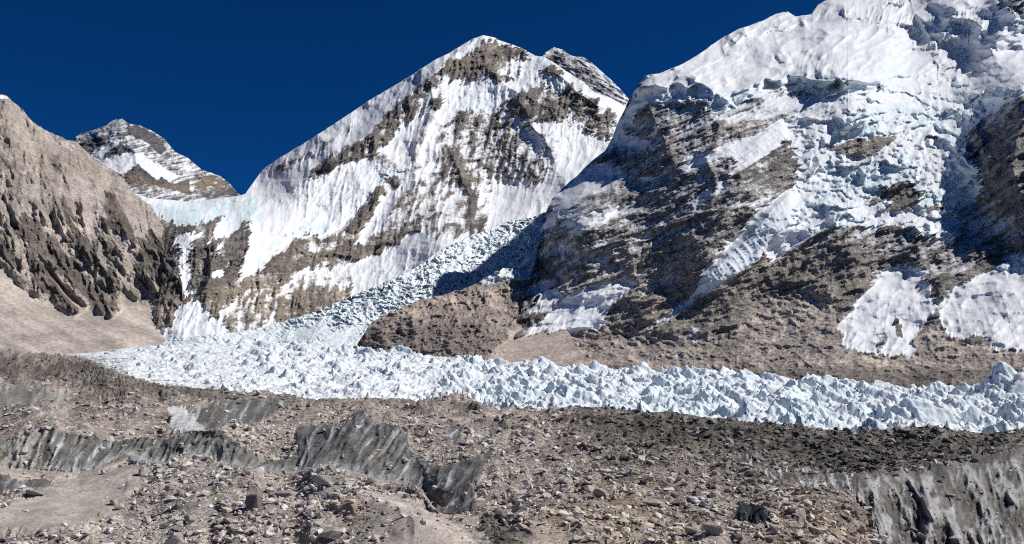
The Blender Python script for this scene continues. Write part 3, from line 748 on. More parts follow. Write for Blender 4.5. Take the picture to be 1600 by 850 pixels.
def relief_n(u, v, S):
    w1 = 4 * perlin(u / 31, v / 31, 201) + 1.8 * perlin(u / 9, v / 9, 202); w2 = 4 * perlin(u / 31, v / 31, 203) + 1.8 * perlin(u / 9, v / 9, 204)
    S['uw'], S['vw'] = u + w1, v + w2
    dn_ = sstep(430, 470, v)
    f1_, f2_ = fingers(u, v, -26, 13, 8, 60, 821); sdir = np.where(u < 1050, 128, np.where(u < 1400, np.clip(100 - (u - 1380) * 0.3, 70, 125), np.clip(118 - (u - 1480) * 0.25, 80, 120))).astype(float)
    f3_, f4_ = fingers(u, v, 118, 6, 9, 40, 831)
    s = sn_.at(u + 0.7 * w1 + f1_ * (1 - dn_) + f3_ * dn_, v + 0.7 * w2 + f2_ * (1 - dn_) + f4_ * dn_); S['s'] = s; S['fl'] = fln.at(u, v); S['db'] = debris.at(u + w1, v + w2)
    R = np.zeros_like(u)
    g = lambda pts, *a, **k: ridge(R, u, v, pts, *a, **k)
    # overhanging ice cliff along the edge of the cap
    g(G_((150,500),(235,450),(300,468),(400,445),(480,452),(540,455),(580,478),(600,505),(640,515),(700,500),(780,470),(800,440),(880,418),(960,420),(1040,408),(1100,430),(1170,428),(1240,418),(1360,440),(1450,450),(1530,480)), 62, 70, 12, taper=0.06)
    # buttress crests (steep to the left)
    g([(1008,118),(1012,165),(1035,220),(1055,260),(1058,290)], 36, 60, 26)
    g([(1100,160),(1120,200),(1105,250),(1120,300),(1100,340)], 26, 40, 22)
    g([(1215,190),(1190,235),(1160,270),(1150,310),(1110,370),(1075,410),(1040,440)], 26, 42, 30)
    g([(880,300),(870,350),(862,400),(850,450)], 22, 14, 40)
    g([(960,300),(930,340),(900,390),(870,430)], 16, 28, 30)
    # left arete of the ice cap
    g([(1008,118),(990,160),(972,200),(950,240),(905,275)], 24, 30, 22)
    tg = tong.at(u + 0.4 * w1, v + 0.4 * w2)
    at_, bt_ = rot(u, v, -33)
    R = R * (1 - 0.8 * tg) + 26 * tg + ridged(at_ / 60, bt_ / 7, 4, 0.5, 263) * 4 * tg + ridged(at_ / 13, bt_ / 40, 3, 0.5, 264) * 3 * tg
    S['tg'] = tg
    ridges = lambda *q, **k: ridge(R, u, v, *q, **k)
    g = ridges
    # edge right of the diagonal tongue, rock domes
    g([(1330,330),(1300,370),(1340,410),(1350,440),(1330,480)], 6, 40, 26)
    g([(1390,330),(1382,380),(1388,430)], 8, 20, 12)
    g([(1440,330),(1430,370),(1445,420)], 36, 20, 60)      # shades the recess to its left
    g([(1405,285),(1375,330),(1360,400)], -16, 20, 24)
    g([(1530,210),(1545,250),(1530,290),(1560,330)], 30, 70, 14)    # end of the ice, cliff beyond on its right
    g([(1640,120),(1600,180),(1580,260),(1600,330)], 60, 60, 80)
    g([(1430,20),(1448,55),(1455,85)], 20, 60, 8)
    g([(1552,0),(1585,25),(1560,60),(1525,82)], 60, 40, 80)
    g([(1600,40),(1570,60),(1530,100)], 24, 40, 50)
    g([(1255,75),(1270,85),(1290,80)], 10, 5, 20); g(G_((640,255),(720,180),(790,170),(800,250)), 12, 26, 8)
    g(G_((940,330),(1000,290),(1000,260)), 8, 20, 10); g(G_((600,360),(690,345),(700,380)), 7, 16, 6)
    for pts, h, wl, wr in [(((300,470),(340,420),(440,380)), 10, 20, 6), (((480,440),(500,410),(505,405)), 10, 14, 5), (((640,460),(665,440),(660,420),(635,415)), 14, 18, 5), (((540,325),(600,325),(650,312)), 12, 24, 5), (((690,250),(740,200),(800,190)), 30, 30, 9), (((640,240),(660,290),(760,300)), 20, 16, 7), (((930,330),(960,325),(1000,300)), 16, 22, 7), (((1050,85),(1080,130),(1100,120)), 16, 20, 8), (((1110,300),(1150,380),(1200,400)), 10, 14, 8), (((1140,150),(1220,180),(1330,190)), 16, 26, 7), (((930,60),(960,110),(1010,150)), 14, 30, 12)]:
        g(G_(*pts), h, wl, wr)
    # crevasse walls and ice towers in the broken fall on the right
    for pts, h, wl, wr in [(((380,730),(450,650),(560,600),(640,565),(760,550)), 15, 50, 7), (((200,790),(280,710),(340,680)), 14, 40, 12), (((640,440),(680,380),(700,360)), 10, 20, 12),
                           (((640,640),(760,600),(850,620)), 12, 40, 7), (((930,610),(1000,580),(1050,600)), 8, 30, 6), (((960,500),(1080,490),(1170,520)), 8, 30, 6), (((1080,350),(1180,260),(1250,170)), 22, 40, 16),
                           (((220,950),(280,850),(300,860)), 12, 30, 12), (((620,230 + 680),(700,870),(760,870)), 14, 40, 6), (((480,980),(560,920),(660,950)), 10, 40, 8), (((390,960),(520,900),(560,880)), 8, 30, 8)]:
        g(H_(*pts), h, wl * 0.7, wr)
    rock = 1 - sstep(0.4, 0.85, s)
    ice = icn.at(u + w1, v + w2); S['ice'] = ice
    a, b = rot(u, v, -24)
    rk = ridged(a / 105, b / 30, 7, 0.55, 211) * 19 + ridged(a / 42, b / 15, 5, 0.58, 218) * 6.5 + ridged(u / 30, v / 60, 4, 0.55, 221) * 5 + fbm(u / 8, v / 7, 3, 0.6, 225) * 1.3
    k = np.clip(S['db'], 0, 1)
    cap = sstep(150, 95, v - np.clip(u - 1400, 0, 200) * 0.1) * sstep(0.6, 1, s)
    sn = fbm(u / 80, v / 45, 4, 0.42, 231) * 17 + ridged(a / 46, b / 20, 3, 0.4, 235) * 6
    # broken ice: tilted blocks
    br = sstep(1180, 1330, u) * sstep(95, 150, v) * sstep(0.5, 0.95, s) * sstep(440, 400, v)
    br = np.maximum(br, sstep(0.3, 0.7, ice) * 0.8) * (1 - 0.85 * S['tg'])
    c1, c2, cid = cells(a / 26 + 0.35 * perlin(u / 14, v / 14, 241), b / 17 + 0.35 * perlin(u / 14, v / 14, 242), 243)
    d1, d2, did = cells(u / 10 + 0.3 * perlin(u / 6, v / 6, 245), v / 8, 246)
    blk = (cid - 0.5) * 15 + np.clip(c2 - c1, 0, 0.35) * 16 + (did - 0.5) * 4.5 + np.clip(d2 - d1, 0, 0.3) * 5
    def terrace(q, lip):
        p = q - np.floor(q)
        return np.where(p < lip, p / lip, 1 - (p - lip) / (1 - lip)), p
    q1 = (-v - 0.34 * (u - 1200)) / 33 + 1.5 * fbm(u / 62, v / 46, 4, 0.5, 247)
    q2 = (-v + 0.15 * (u - 1200)) / 16 + 1.3 * fbm(u / 30, v / 22, 4, 0.55, 249)
    t1, ph1 = terrace(q1, 0.2); t2, ph2 = terrace(q2, 0.25)
    am = sstep(-0.35, 0.5, fbm(u / 55, v / 35, 3, 0.5, 251)); am2 = sstep(-0.2, 0.5, fbm(u / 30, v / 24, 3, 0.5, 257))
    blk = blk * 0.3 + t1 * 24 * (0.2 + 0.8 * am) + t2 * 9 * am2 + fbm(u / 14, v / 11, 4, 0.5, 259) * 3
    S['lip'] = np.maximum((ph1 < 0.24) * am, (ph2 < 0.3) * am2 * 0.8) * br
    x2 = u + 3 * perlin(u / 18, v / 30, 252) + 0.25 * v
    flu = ridged(x2 / 15 + 0.5 * perlin(u / 40, v / 50, 253), v / 85, 4, 0.6, 254) * 5.0 * (0.4 + sstep(-0.4, 0.5, fbm(u / 40, v / 40, 3, 0.5, 258)))
    foot = sstep(430, 480, v) * sstep(0.5, 0.9, s)
    x3 = u + 0.25 * (v - 450) * np.where(u < 1000, 1.8, np.clip((1400 - u) / 80, -1.2, 1.2))
    stre = ridged(x3 / 17, v / 90, 4, 0.5, 255) * 3.2
    rubble = fbm(u / 30, v / 14, 4, 0.55, 261) * 4 + ridged(u / 24, v / 15, 4, 0.5, 265) * 3.6
    base = rk * (0.3 + 1.05 * rock) * (1 - 0.75 * k) + sn * (1.5 + 2.0 * cap - 0.8 * rock) * (1 - 0.75 * S['tg']) * (1 - k)
    return R * (1.25 + 1.0 * cap) * (1 - 0.8 * k) + base + blk * 1.15 * br * (1 - k) + flu * (1.7 + 2.2 * cap) * S['fl'] + stre * foot + rubble * 2.6 * k * rock


def paint_n(u, v, S, gz, gx):
    a, b = rot(u, v, -26)
    x3 = u + 0.25 * (v - 450) * np.where(u < 1000, 1.8, np.clip((1400 - u) / 80, -1.2, 1.2))
    strk = fbm(x3 / 6, v / 45, 4, 0.6, 257) * sstep(420, 470, v)
    n = 0.32 * strk + fbm(u / 8, v / 9, 5, 0.65, 271) * 0.38 + fbm(a / 40, b / 9, 5, 0.65, 275) * 0.3
    s = S['s']
    mid = np.clip(1 - np.abs(s - 0.5) * 1.25, 0, 1)
    led = np.clip((gz - 0.9) * 0.16, -0.4, 0.55)
    snow = s + (n * 1.0 + led * 0.6 - 0.12 * S['hp'] - 0.06 * S['hp2']) * np.maximum(mid, 0.45) * (1 - 0.8 * S['db'] * sstep(0.2, 0.0, s))
    w = sstep(-0.5, 0.5, fbm(a / 50, b / 13, 5, 0.6, 281))
    sp = sstep(0, 0.7, fbm(u / 10, v / 11, 5, 0.65, 285))
    warm = warmn.at(S['uw'], S['vw'])
    w = np.clip(w * 0.6 + 0.5 * sstep(-0.3, 0.5, fbm(a / 70, b / 4.5, 4, 0.65, 283)), 0, 1)
    rock = blend([(0.165, 0.157, 0.153), (0.36, 0.338, 0.322), (0.44, 0.39, 0.335), (0.56, 0.53, 0.50)], [w, w * 0.9, np.clip(warm * (0.5 + 0.6 * w), 0, 1), sp * 0.75])
    k = sstep(0.3, 0.7, S['db'] + 0.3 * n); S['soft'] = 0.45 * k
    db = blend([(0.37, 0.33, 0.295), (0.52, 0.46, 0.41), (0.20, 0.178, 0.16)], [w, sstep(-0.4, 0.5, fbm(u / 40, v / 15, 5, 0.6, 291)), sstep(0.1, 0.7, fbm(u / 25, v / 6, 5, 0.7, 295)) * 0.8])
    spk = fbm(u / 5, v / 3.2, 3, 0.7, 299)[..., None]
    db = db * (1 + 0.55 * spk)
    fan = sstep(0.0, 0.6, fbm(u / 60, v / 34, 4, 0.55, 319))[..., None] * 0.55 * sstep(565, 540, v)[..., None]
    db = db * (1 - fan) + np.array((0.50, 0.445, 0.395)) * fan
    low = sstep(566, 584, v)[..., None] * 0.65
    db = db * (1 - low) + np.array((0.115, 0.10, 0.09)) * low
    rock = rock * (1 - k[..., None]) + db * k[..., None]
    return snow, np.maximum(S['ice'] * 0.7 * sstep(-0.35, 0.25, fbm(u / 9, v / 9, 3, 0.6, 297) + 0.1), S['lip'] * 0.85), rock


o, near_grid = mountain('ice_mountain', arange(760, 1860, STEP), top_n, bot_n, 560, ctrl_n, relief_n, paint_n, mat_mid, 1.2)
tag(o, 'massive mountain with an ice cap and hanging glaciers above dark rock walls', 'mountain', kind='structure')

# ---------------- low rock hill in front of the icefall -----------------------------------------
top_h = [(545, 556), (556, 543), (566, 524), (578, 507), (600, 492), (625, 482), (650, 471), (680, 464), (700, 458), (735, 448), (765, 430), (785, 420), (808, 418), (822, 424), (838, 436), (850, 452), (862, 475), (880, 505), (900, 540), (915, 560)]
ctrl_h = [(550, 560, 1010), (700, 575, 930), (900, 575, 880), (600, 494, 1110), (700, 460, 1190), (790, 421, 1270), (840, 438, 1240), (600, 540, 1020), (700, 520, 1040), (800, 480, 1150), (800, 530, 1030), (850, 520, 1050), (900, 545, 970)]
sh = Map(-0.3)
sh.poly([(735,440),(785,410),(830,420),(845,440),(800,440),(760,448)], 0.7, 4)
wh = Map(0.0)
wh.poly([(600,500),(700,455),(800,450),(780,480),(690,490),(620,510)], 1, 8)
dh = Map(0.0)
dh.poly([(550,560),(575,505),(620,505),(690,500),(720,500),(780,520),(760,560)], 1, 8)
th = Map(0.0)
th.poly([(760,570),(800,520),(830,480),(845,450),(870,480),(930,570)], 1, 6)
def relief_h(u, v, S):
    a, b = rot(u, v, -20)
    R = ridged(a / 60, b / 20, 6, 0.58, 301) * 8 + ridged(u / 17, v / 14, 4, 0.6, 303) * 3 + fbm(u / 12, v / 12, 4, 0.6, 305) * 2.2
    S['t'] = th.at(u + 4 * perlin(u / 12, v / 12, 307), v)
    x = u + 3 * perlin(u / 20, v / 20, 308)
    for pts in ([(585,505),(600,530),(595,560)], [(640,480),(650,520),(640,560)], [(700,462),(715,500),(700,550)], [(760,440),(765,480),(745,530)]):
        ridge(R, u, v, pts, 7, 14, 18)
    cl = sstep(450, 425, v) * sstep(720, 750, u)
    return R * 3.2 * (1 - 0.85 * S['t']) + ridged(x / 8, v / 60, 3, 0.5, 309) * 5 * cl
def paint_h(u, v, S, gz, gx):
    n = fbm(u / 9, v / 8, 4, 0.65, 311)
    w = sstep(-0.5, 0.5, fbm(u / 40, v / 18, 5, 0.6, 313))
    sp = sstep(0, 0.7, fbm(u / 10, v / 6, 5, 0.65, 317))
    rock = blend([(0.36, 0.315, 0.285), (0.53, 0.47, 0.42), (0.60, 0.50, 0.43), (0.24, 0.21, 0.20), (0.50, 0.43, 0.375), (0.23, 0.20, 0.18)],
                 [w, w, wh.at(u, v + 5 * n) * 0.8, np.clip(dh.at(u, v + 6 * n), 0, 1) * 0.7, S['t'] * 0.9, sp * 0.6])
    S['soft'] = 0.7 * S['t']
    return sh.at(u, v + 4 * n) + 0.3 * n, 0 * u + 0.4, rock
o, _ = mountain('hill', arange(545, 915, STEP), top_h, [(545, 575), (915, 590)], 140, ctrl_h, relief_h, paint_h, mat_near, 4.0)
tag(o, 'low brown rock hill standing between the icefall and the glacier', 'hill', kind='structure')

# ---------------- icefall -----------------------------------------------------------------------
top_i = [(235, 548), (262, 531), (300, 526), (360, 520), (400, 514), (450, 500), (500, 484), (540, 466), (560, 458), (600, 441), (650, 418), (680, 396), (700, 384), (740, 368), (780, 350), (800, 344), (830, 340), (850, 332), (880, 332)]
bot_i = [(235, 562), (400, 552), (500, 550), (600, 562), (720, 570), (880, 575)]
ctrl_i = [(240, 560, 1200), (300, 527, 1260), (300, 550, 1190), (450, 500, 1400), (500, 545, 1180), (600, 442, 1570), (600, 530, 1250), (700, 386, 1820), (700, 430, 1640), (800, 345, 2080), (800, 410, 1800), (870, 332, 2180), (860, 400, 1790), (700, 520, 1330), (870, 560, 1350), (550, 480, 1440)]
def relief_i(u, v, S):
    a, b = rot(u, v, -32)
    pu, pv = u + 4 * perlin(u / 9, v / 9, 321), v + 3 * perlin(u / 9, v / 9, 322)
    c1, c2, cid = cells(pu / 15, pv / 9.5, 323)
    d1, d2, did = cells(pu / 7, pv / 4.6, 325)
    e1, e2, eid = cells(a / 36, b / 14, 327)
    k = sstep(520, 495, v)
    S['dirt'] = (1 - k)
    R = ((cid - 0.5) * 9 + np.clip(c2 - c1, 0, 0.4) * 15 + (did - 0.5) * 5 + np.clip(d2 - d1, 0, 0.4) * 7 + (eid - 0.5) * 10) * (0.35 + 0.65 * k)
    R = R * 0.8 + fbm(a / 70, b / 25, 4, 0.5, 329) * 9 + (ridged(pu / 14, pv / 8, 4, 0.6, 341) * 19 + ridged(pu / 5.5, pv / 3.6, 3, 0.6, 345) * 8 + np.clip(fbm(a / 30, b / 11, 4, 0.6, 347), -1, 1) * 12) * (0.35 + 1.1 * sstep(-0.5, 0.5, fbm(a / 60, b / 18, 3, 0.5, 349))) * (0.3 + 0.7 * k)
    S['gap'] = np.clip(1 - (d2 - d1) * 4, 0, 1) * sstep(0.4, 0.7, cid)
    return R
def paint_i(u, v, S, gz, gx):
    n = fbm(u / 12, v / 8, 5, 0.6, 331)
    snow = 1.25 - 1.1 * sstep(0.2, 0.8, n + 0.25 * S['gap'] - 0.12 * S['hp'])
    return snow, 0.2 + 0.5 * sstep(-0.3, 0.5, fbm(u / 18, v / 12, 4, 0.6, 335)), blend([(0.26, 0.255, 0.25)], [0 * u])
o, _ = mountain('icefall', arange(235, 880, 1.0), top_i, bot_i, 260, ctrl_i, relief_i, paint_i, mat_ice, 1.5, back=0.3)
tag(o, 'steep icefall of jumbled ice blocks spilling down between the snowy mountain and the brown hill', 'icefall', kind='structure')
# ------------------------------------------------------------------ stony ground in front
M_ = lambda *p: crop(0, 550, 2.8325, p)
N_ = lambda *p: crop(400, 550, 2.8325, p)
O_ = lambda *p: crop(800, 550, 2.8325, p)
Q_ = lambda *p: crop(1200, 550, 2.8325, p)
Z2 = lambda *p: crop(0, 680, 5.0, p)
Z3 = lambda *p: crop(300, 680, 5.0, p)
Z4 = lambda *p: crop(560, 640, 4.047, p)
Z5 = lambda *p: crop(1100, 680, 5.0, p)

crest = [(-260, 546, 1100), (0, 546, 1050), (60, 551, 1000), (130, 557, 880), (165, 573, 680), (200, 587, 560), (235, 597, 510), (270, 603, 470), (350, 612, 410), (420, 612, 400), (480, 622, 372),
         (560, 625, 352), (620, 628, 346), (645, 627, 352), (660, 624, 358), (672, 622, 360), (685, 619, 362), (695, 616.5, 363), (712, 616.5, 363), (722, 619, 362), (735, 623, 360),
         (750, 629, 350), (772, 637, 328), (790, 640, 318), (830, 636, 300), (900, 637, 285), (940, 634, 280), (1000, 643, 265), (1060, 646, 255), (1120, 655, 240), (1200, 660, 226),
         (1280, 671, 212), (1360, 672, 207), (1450, 670, 206), (1540, 675, 206), (1600, 672, 210), (1860, 668, 212)]
wall_top = [(-260, 690, 172), (0, 686, 173), (28, 677, 174), (64, 667, 175), (81, 665, 176), (106, 681, 177), (141, 677, 179), (177, 686, 181), (212, 679, 183), (247, 681, 184), (275, 679, 185), (300, 672, 186),
            (339, 671, 187), (353, 684, 187), (400, 711, 187), (428, 720, 186), (445, 718, 187), (455, 704, 191), (462, 690, 195), (480, 676, 198), (534, 666, 196), (555, 650, 198), (573, 645, 199), (600, 656, 197), (612, 658, 196), (626, 665, 195),
            (635, 681, 192), (640, 702, 188), (654, 719, 183), (679, 725, 179), (711, 723, 177), (735, 716, 178), (774, 700, 187), (820, 700, 193), (1050, 700, 193), (1153, 711, 183), (1200, 726, 170), (1246, 733, 166), (1331, 737, 162),
            (1369, 735, 163), (1398, 730, 165), (1447, 730, 166), (1482, 723, 170), (1518, 712, 176), (1571, 702, 184), (1599, 698, 188), (1860, 690, 192)]
wall_foot = [(-260, 745, 165), (0, 728, 165), (88, 735, 163), (123, 735, 166), (155, 728, 170), (198, 709, 176), (225, 717, 177), (254, 729, 177), (282, 714, 179), (318, 718, 180), (339, 726, 180), (400, 735, 180), (463, 737, 180),
             (485, 730, 178), (506, 726, 177), (541, 733, 175), (576, 744, 174), (598, 751, 174), (640, 751, 175), (661, 765, 171), (676, 790, 160), (690, 805, 151), (711, 805, 148), (735, 804, 142), (750, 798, 136), (774, 790, 135),
             (1050, 790, 134), (1120, 750, 150), (1153, 717, 177), (1200, 748, 153), (1260, 763, 147), (1320, 772, 143), (1340, 790, 139), (1365, 805, 136), (1380, 835, 131), (1400, 875, 126), (1500, 905, 124), (1860, 905, 132)]
front_edge = [(-260, 747, 164), (0, 730, 164), (88, 737, 162), (123, 737, 164), (155, 730, 164), (198, 711, 172), (225, 719, 166), (254, 731, 158), (282, 716, 166), (318, 720, 163), (339, 728, 157), (400, 737, 149), (463, 739, 146),
              (485, 732, 143), (506, 728, 142), (541, 735, 141), (576, 746, 140), (598, 753, 139), (640, 753, 137), (661, 767, 133), (676, 792, 126), (690, 807, 123), (711, 807, 123), (735, 806, 124), (750, 800, 131), (774, 792, 133.5),
              (1050, 792, 133), (1120, 752, 149), (1153, 719, 175), (1200, 750, 152), (1260, 765, 146), (1320, 774, 142), (1340, 792, 138), (1365, 807, 135), (1380, 837, 130), (1400, 877, 125.5), (1500, 907, 123.5), (1860, 907, 131)]
bench = [(-260, 684, 180), (0, 680, 181), (28, 671, 183), (64, 661, 186), (81, 659, 187), (106, 672, 187), (141, 669, 190), (177, 676, 191), (212, 670, 194), (247, 671, 195), (300, 664, 198), (339, 662, 200), (400, 668, 206), (450, 668, 207),
         (480, 667, 212), (534, 661, 216), (555, 647, 226), (573, 643, 230), (600, 650, 222), (612, 652, 220), (626, 656, 216), (640, 660, 214), (680, 665, 214), (735, 668, 220), (774, 672, 222), (820, 672, 226), (1050, 676, 218), (1153, 697, 194), (1200, 710, 182),
         (1246, 718, 175), (1331, 722, 172), (1398, 716, 174), (1482, 710, 178), (1571, 694, 191), (1860, 683, 198)]
bottom = [(-260, 852, 112), (1330, 852, 112), (1400, 895, 110), (1500, 930, 112), (1860, 930, 116)]
low = [(-260, 1150, 60), (1860, 1150, 60)]

ug = arange(-260, 1860, 1.5)
lines = [low, bottom, front_edge, wall_foot, wall_top, bench, crest]
counts = [24, 150, 8, 80, 34, 80]
vs, ids = [], []
for a, b, n in zip(lines[:-1], lines[1:], counts):
    va, da = interp(a, ug); vb, db = interp(b, ug)
    for k in range(n):
        t = k / n
        vs.append(va + (vb - va) * t); ids.append((1 - t) / da + t / db)
va, da = interp(crest, ug); vs.append(va); ids.append(1 / da)
V = np.array(vs); Dm = 1 / np.array(ids); Um = np.broadcast_to(ug[None], V.shape).copy()

# exposed ice in the ground: 0 none, else number of the ice wall
icem = Map(0.0)
iceid = [
    ('ice_cliff', 'long dark wall of dirty ice with pale slanting streaks behind the sand slope', M_((230,325),(300,372),(400,362),(500,387),(600,367),(700,372),(780,367),(850,347),(960,347),(1000,382),(1060,420),(1133,455),(1190,480),(1280,475),(1310,440),(1310,535),(1133,527),(960,502),(900,477),(800,467),(720,512),(610,492),(560,452),(440,502),(350,522),(250,522),(190,470),(170,400))),
    ('ice_cliff', 'pale grey-green crumbling ice bank beside the long dark ice wall', M_((-700,390),(0,390),(80,362),(180,332),(230,325),(175,400),(190,470),(250,522),(180,520),(130,512),(0,502),(-700,540))),
    ('ice_cliff', 'steep dark ice face with blue and white streaks, peaked like a fin', N_((168,335),(250,322),(380,330),(440,272),(490,267),(520,300),(600,303),(640,325),(668,370),(684,430),(724,482),(790,497),(880,492),(950,472),(1060,420),(1030,470),(985,540),(950,570),(985,620),(955,690),(880,722),(840,722),(790,715),(780,645),(740,612),(680,572),(560,572),(500,552),(400,522),(300,502),(240,512),(185,532),(180,440))),
    ('ice_cliff', 'low grey ice lip with hanging drips across the dark stony slope', O_((1000,452),(1040,460),(1133,495),(1133,545),(1060,520),(1000,475)) [:3] + Q_((130,522),(250,528),(330,532),(375,530),(375,600),(340,625),(240,610),(150,600),(60,580),(0,555)) + O_((1060,520),(1000,475))),
    ('ice_cliff', 'tall fluted wall of grey-white ice in the lower corner of the moraine', Q_((375,530),(480,522),(560,510),(700,510),(800,492),(900,462),(1050,432),(1133,415),(1800,380),(1800,1100),(560,1000),(500,850),(480,780),(440,690),(390,655),(370,600))),
    ('ice_cliff', 'small dark blue ice pit sunk into the stony slope', Z5((250,520),(330,535),(400,570),(470,590),(500,650),(548,715),(520,752),(440,762),(390,700),(320,682),(265,640))),
    ('ice_cliff', 'dark ribbed ice step below the glacier edge', M_((850,262),(900,245),(1000,225),(1133,212),(1240,205),(1260,235),(1200,290),(1050,320),(960,335),(900,335),(870,300))),
    ('ice_cliff', 'small bright white ice face next to the dark ribbed step', M_((740,262),(800,235),(850,262),(870,300),(912,338),(840,352),(760,348))),
    ('ice_cliff', 'pale grey fluted ice mound with a brown cap at the far side of the moraine', M_((-500,190),(0,185),(50,150),(100,115),(170,180),(300,190),(300,215),(200,222),(150,255),(60,250),(0,250),(-500,250))),
    ('ice_cliff', 'narrow white ice strip on the stony bench, above the crumbling bank', M_((120,305),(220,255),(330,235),(300,280),(230,302),(140,312))),
    ('ice_cliff', 'small brown and white ice scarp on the sand slope', Z2((-300,330),(0,330),(60,318),(150,345),(260,320),(330,310),(400,340),(480,360),(400,375),(330,400),(270,430),(180,420),(60,450),(0,420),(-300,440))),
    ('ice_cliff', 'small dark bluish ice patch among stones on the far bank', Z4((520,130),(600,110),(650,130),(640,190),(600,240),(580,200),(560,170))),
]
for i, (n_, l_, p_) in enumerate(iceid):
    icem.poly(p_, i + 1)
w1 = 2.2 * perlin(Um / 13, V / 13, 401) + 1.0 * perlin(Um / 5, V / 5, 403); w2 = 2.2 * perlin(Um / 13, V / 13, 402) + 1.0 * perlin(Um / 5, V / 5, 404)
def pick(m, u, v):
    x = np.clip(np.rint(u - U0).astype(int), 0, W - 1); y = np.clip(np.rint(v - V0).astype(int), 0, H - 1)
    return m.a[y, x]
_dg = np.where(Um < 900, 122, 100)
fa = fingers(Um, V, 122, 7, 7, 40, 851); fb = fingers(Um, V, 98, 10, 9, 50, 861)
w1 = w1 + np.where(Um < 1100, fa[0], fb[0]) * 0.6; w2 = w2 + np.where(Um < 1100, fa[1], fb[1]) * 0.6
Iid = pick(icem, Um + w1, V + w2)
isoft = Map(); isoft.a = blur((icem.a > 0).astype(np.float32), 2)
Is = isoft.at(Um + w1, V + w2)

sand = Map(0.0)
sand.poly(Z2((-300,560),(0,560),(130,480),(260,470),(420,400),(500,340),(620,290),(820,250),(960,190),(1060,210),(1090,300),(1060,420),(960,500),(860,590),(760,640),(660,700),(560,730),(0,725),(-300,740)), 1, 3)
sand.poly(Z2((-300,250),(0,250),(200,250),(450,270),(600,290),(560,350),(470,350),(330,305),(150,330),(0,320),(-300,320)), 0.8, 3)
sand.poly(Z4((-350,880),(0,790),(100,700),(250,650),(400,660),(560,700),(640,760),(760,850),(760,1000),(-350,1000)), 0.8, 4)
sand.poly([(780,850),(840,815),(900,840),(920,870),(780,880)], 0.7, 4)
sand.poly([(290,790),(330,760),(340,800),(300,850)], 0.6, 5)
sand.poly([(150,735),(200,716),(222,740),(205,775),(170,800),(150,770)], 0.9, 4)
sand.poly([(560,760),(640,772),(690,800),(730,850),(640,850),(600,805),(560,790)], 0.85, 4)
sand.poly([(500,790),(560,800),(580,850),(470,850)], 0.4, 6)
darkg = Map(0.0)
darkg.poly([(880,634),(1000,640),(1300,668),(1620,670),(1900,660),(1900,700),(1600,698),(1500,715),(1340,735),(1250,730),(1150,708),(1060,700),(960,690),(900,665)], 1, 14)
darkg.poly([(860,680),(1000,690),(1080,720),(1060,760),(960,740),(880,710)], 0.55, 18)
darkg.poly([(1040,730),(1150,720),(1320,775),(1370,820),(1330,830),(1230,780),(1120,780)], 0.45, 14)
darkg.poly([(-300,552),(0,553),(130,560),(200,592),(350,615),(480,625),(560,630),(440,640),(300,625),(160,620),(100,600),(0,590),(-300,590)], 0.7, 6)
darkg.poly([(100,612),(170,605),(260,615),(250,632),(150,630)], 0.5, 5)
darkg.poly([(560,628),(690,622),(800,640),(760,648),(640,640)], 0.4, 4)
darkg.poly(Z4((690,740),(780,640),(900,580),(990,640),(980,720),(1060,790),(1050,880),(860,880),(800,800)), 0.85, 4)
darkg.poly(Z4((0,770),(60,710),(180,640),(240,690),(120,760),(0,850)), 0.6, 3)
darkg.poly(Z3((150,850),(180,650),(260,560),(330,650),(300,850)), 0.4, 6)
warmg = Map(0.0)
warmg.poly([(1240,770),(1340,800),(1380,860),(1200,860),(1180,840)], 0.7, 15)
warmg.poly([(820,800),(960,760),(1100,800),(1120,860),(820,860)], 0.6, 25)
warmg.poly(Z3((980,560),(1040,500),(1200,540),(1330,640),(1340,700),(1260,720),(1150,640),(1000,590)), 1, 3)

# surface relief
P = point(Um, V, Dm)
X, Y = P[..., 0], P[..., 1]
n_big = fbm(X / 30, Y / 30, 4, 0.5, 411); n_mid = fbm(X / 7, Y / 7, 4, 0.55, 415); n_fine = fbm(X / 1.6, Y / 1.6, 3, 0.6, 419)
S_ = np.clip(sand.at(Um + w1, V + w2), 0, 1)
far = np.clip(Dm / 250, 0.6, 3.0)
edge = np.ones(V.shape); edge[24 + 150 - 6:24 + 150 + 12] = 0.35; edge[-28:] = np.linspace(0.9, 0.3, 28)[:, None]
hump = ridged(X / 22, Y / 26, 4, 0.5, 421) - 0.45
dz = (n_big * 2.0 + hump * 3.4 * (1 - 0.7 * S_) + n_mid * 0.75 * (1 - 0.8 * S_) + n_fine * 0.22 * (1 - 0.85 * S_)) * (1 - 0.85 * Is) * far * edge
for hu, hv, hh, ru, rv in [(300,745,1.4,80,22),(420,805,2.0,60,24),(560,795,1.8,60,16),(650,835,2.4,60,24),(470,838,-2.2,40,14),(225,805,-1.5,50,28),(800,770,-2.2,50,38),(890,705,1.6,90,22),(1000,765,1.6,110,28),(1250,805,2.0,80,28),(620,640,1.0,60,10),(760,655,1.6,45,10),(350,700,1.2,60,12),(180,650,1.2,60,10),(540,635,1.4,50,7),(930,655,1.4,70,10),(1120,690,1.0,70,12),(90,610,1.5,60,8),(250,625,1.5,60,8)]:
    dz += hh * np.exp(-((Um - hu) / ru) ** 2 - ((V - hv) / rv) ** 2)
P[..., 2] += dz
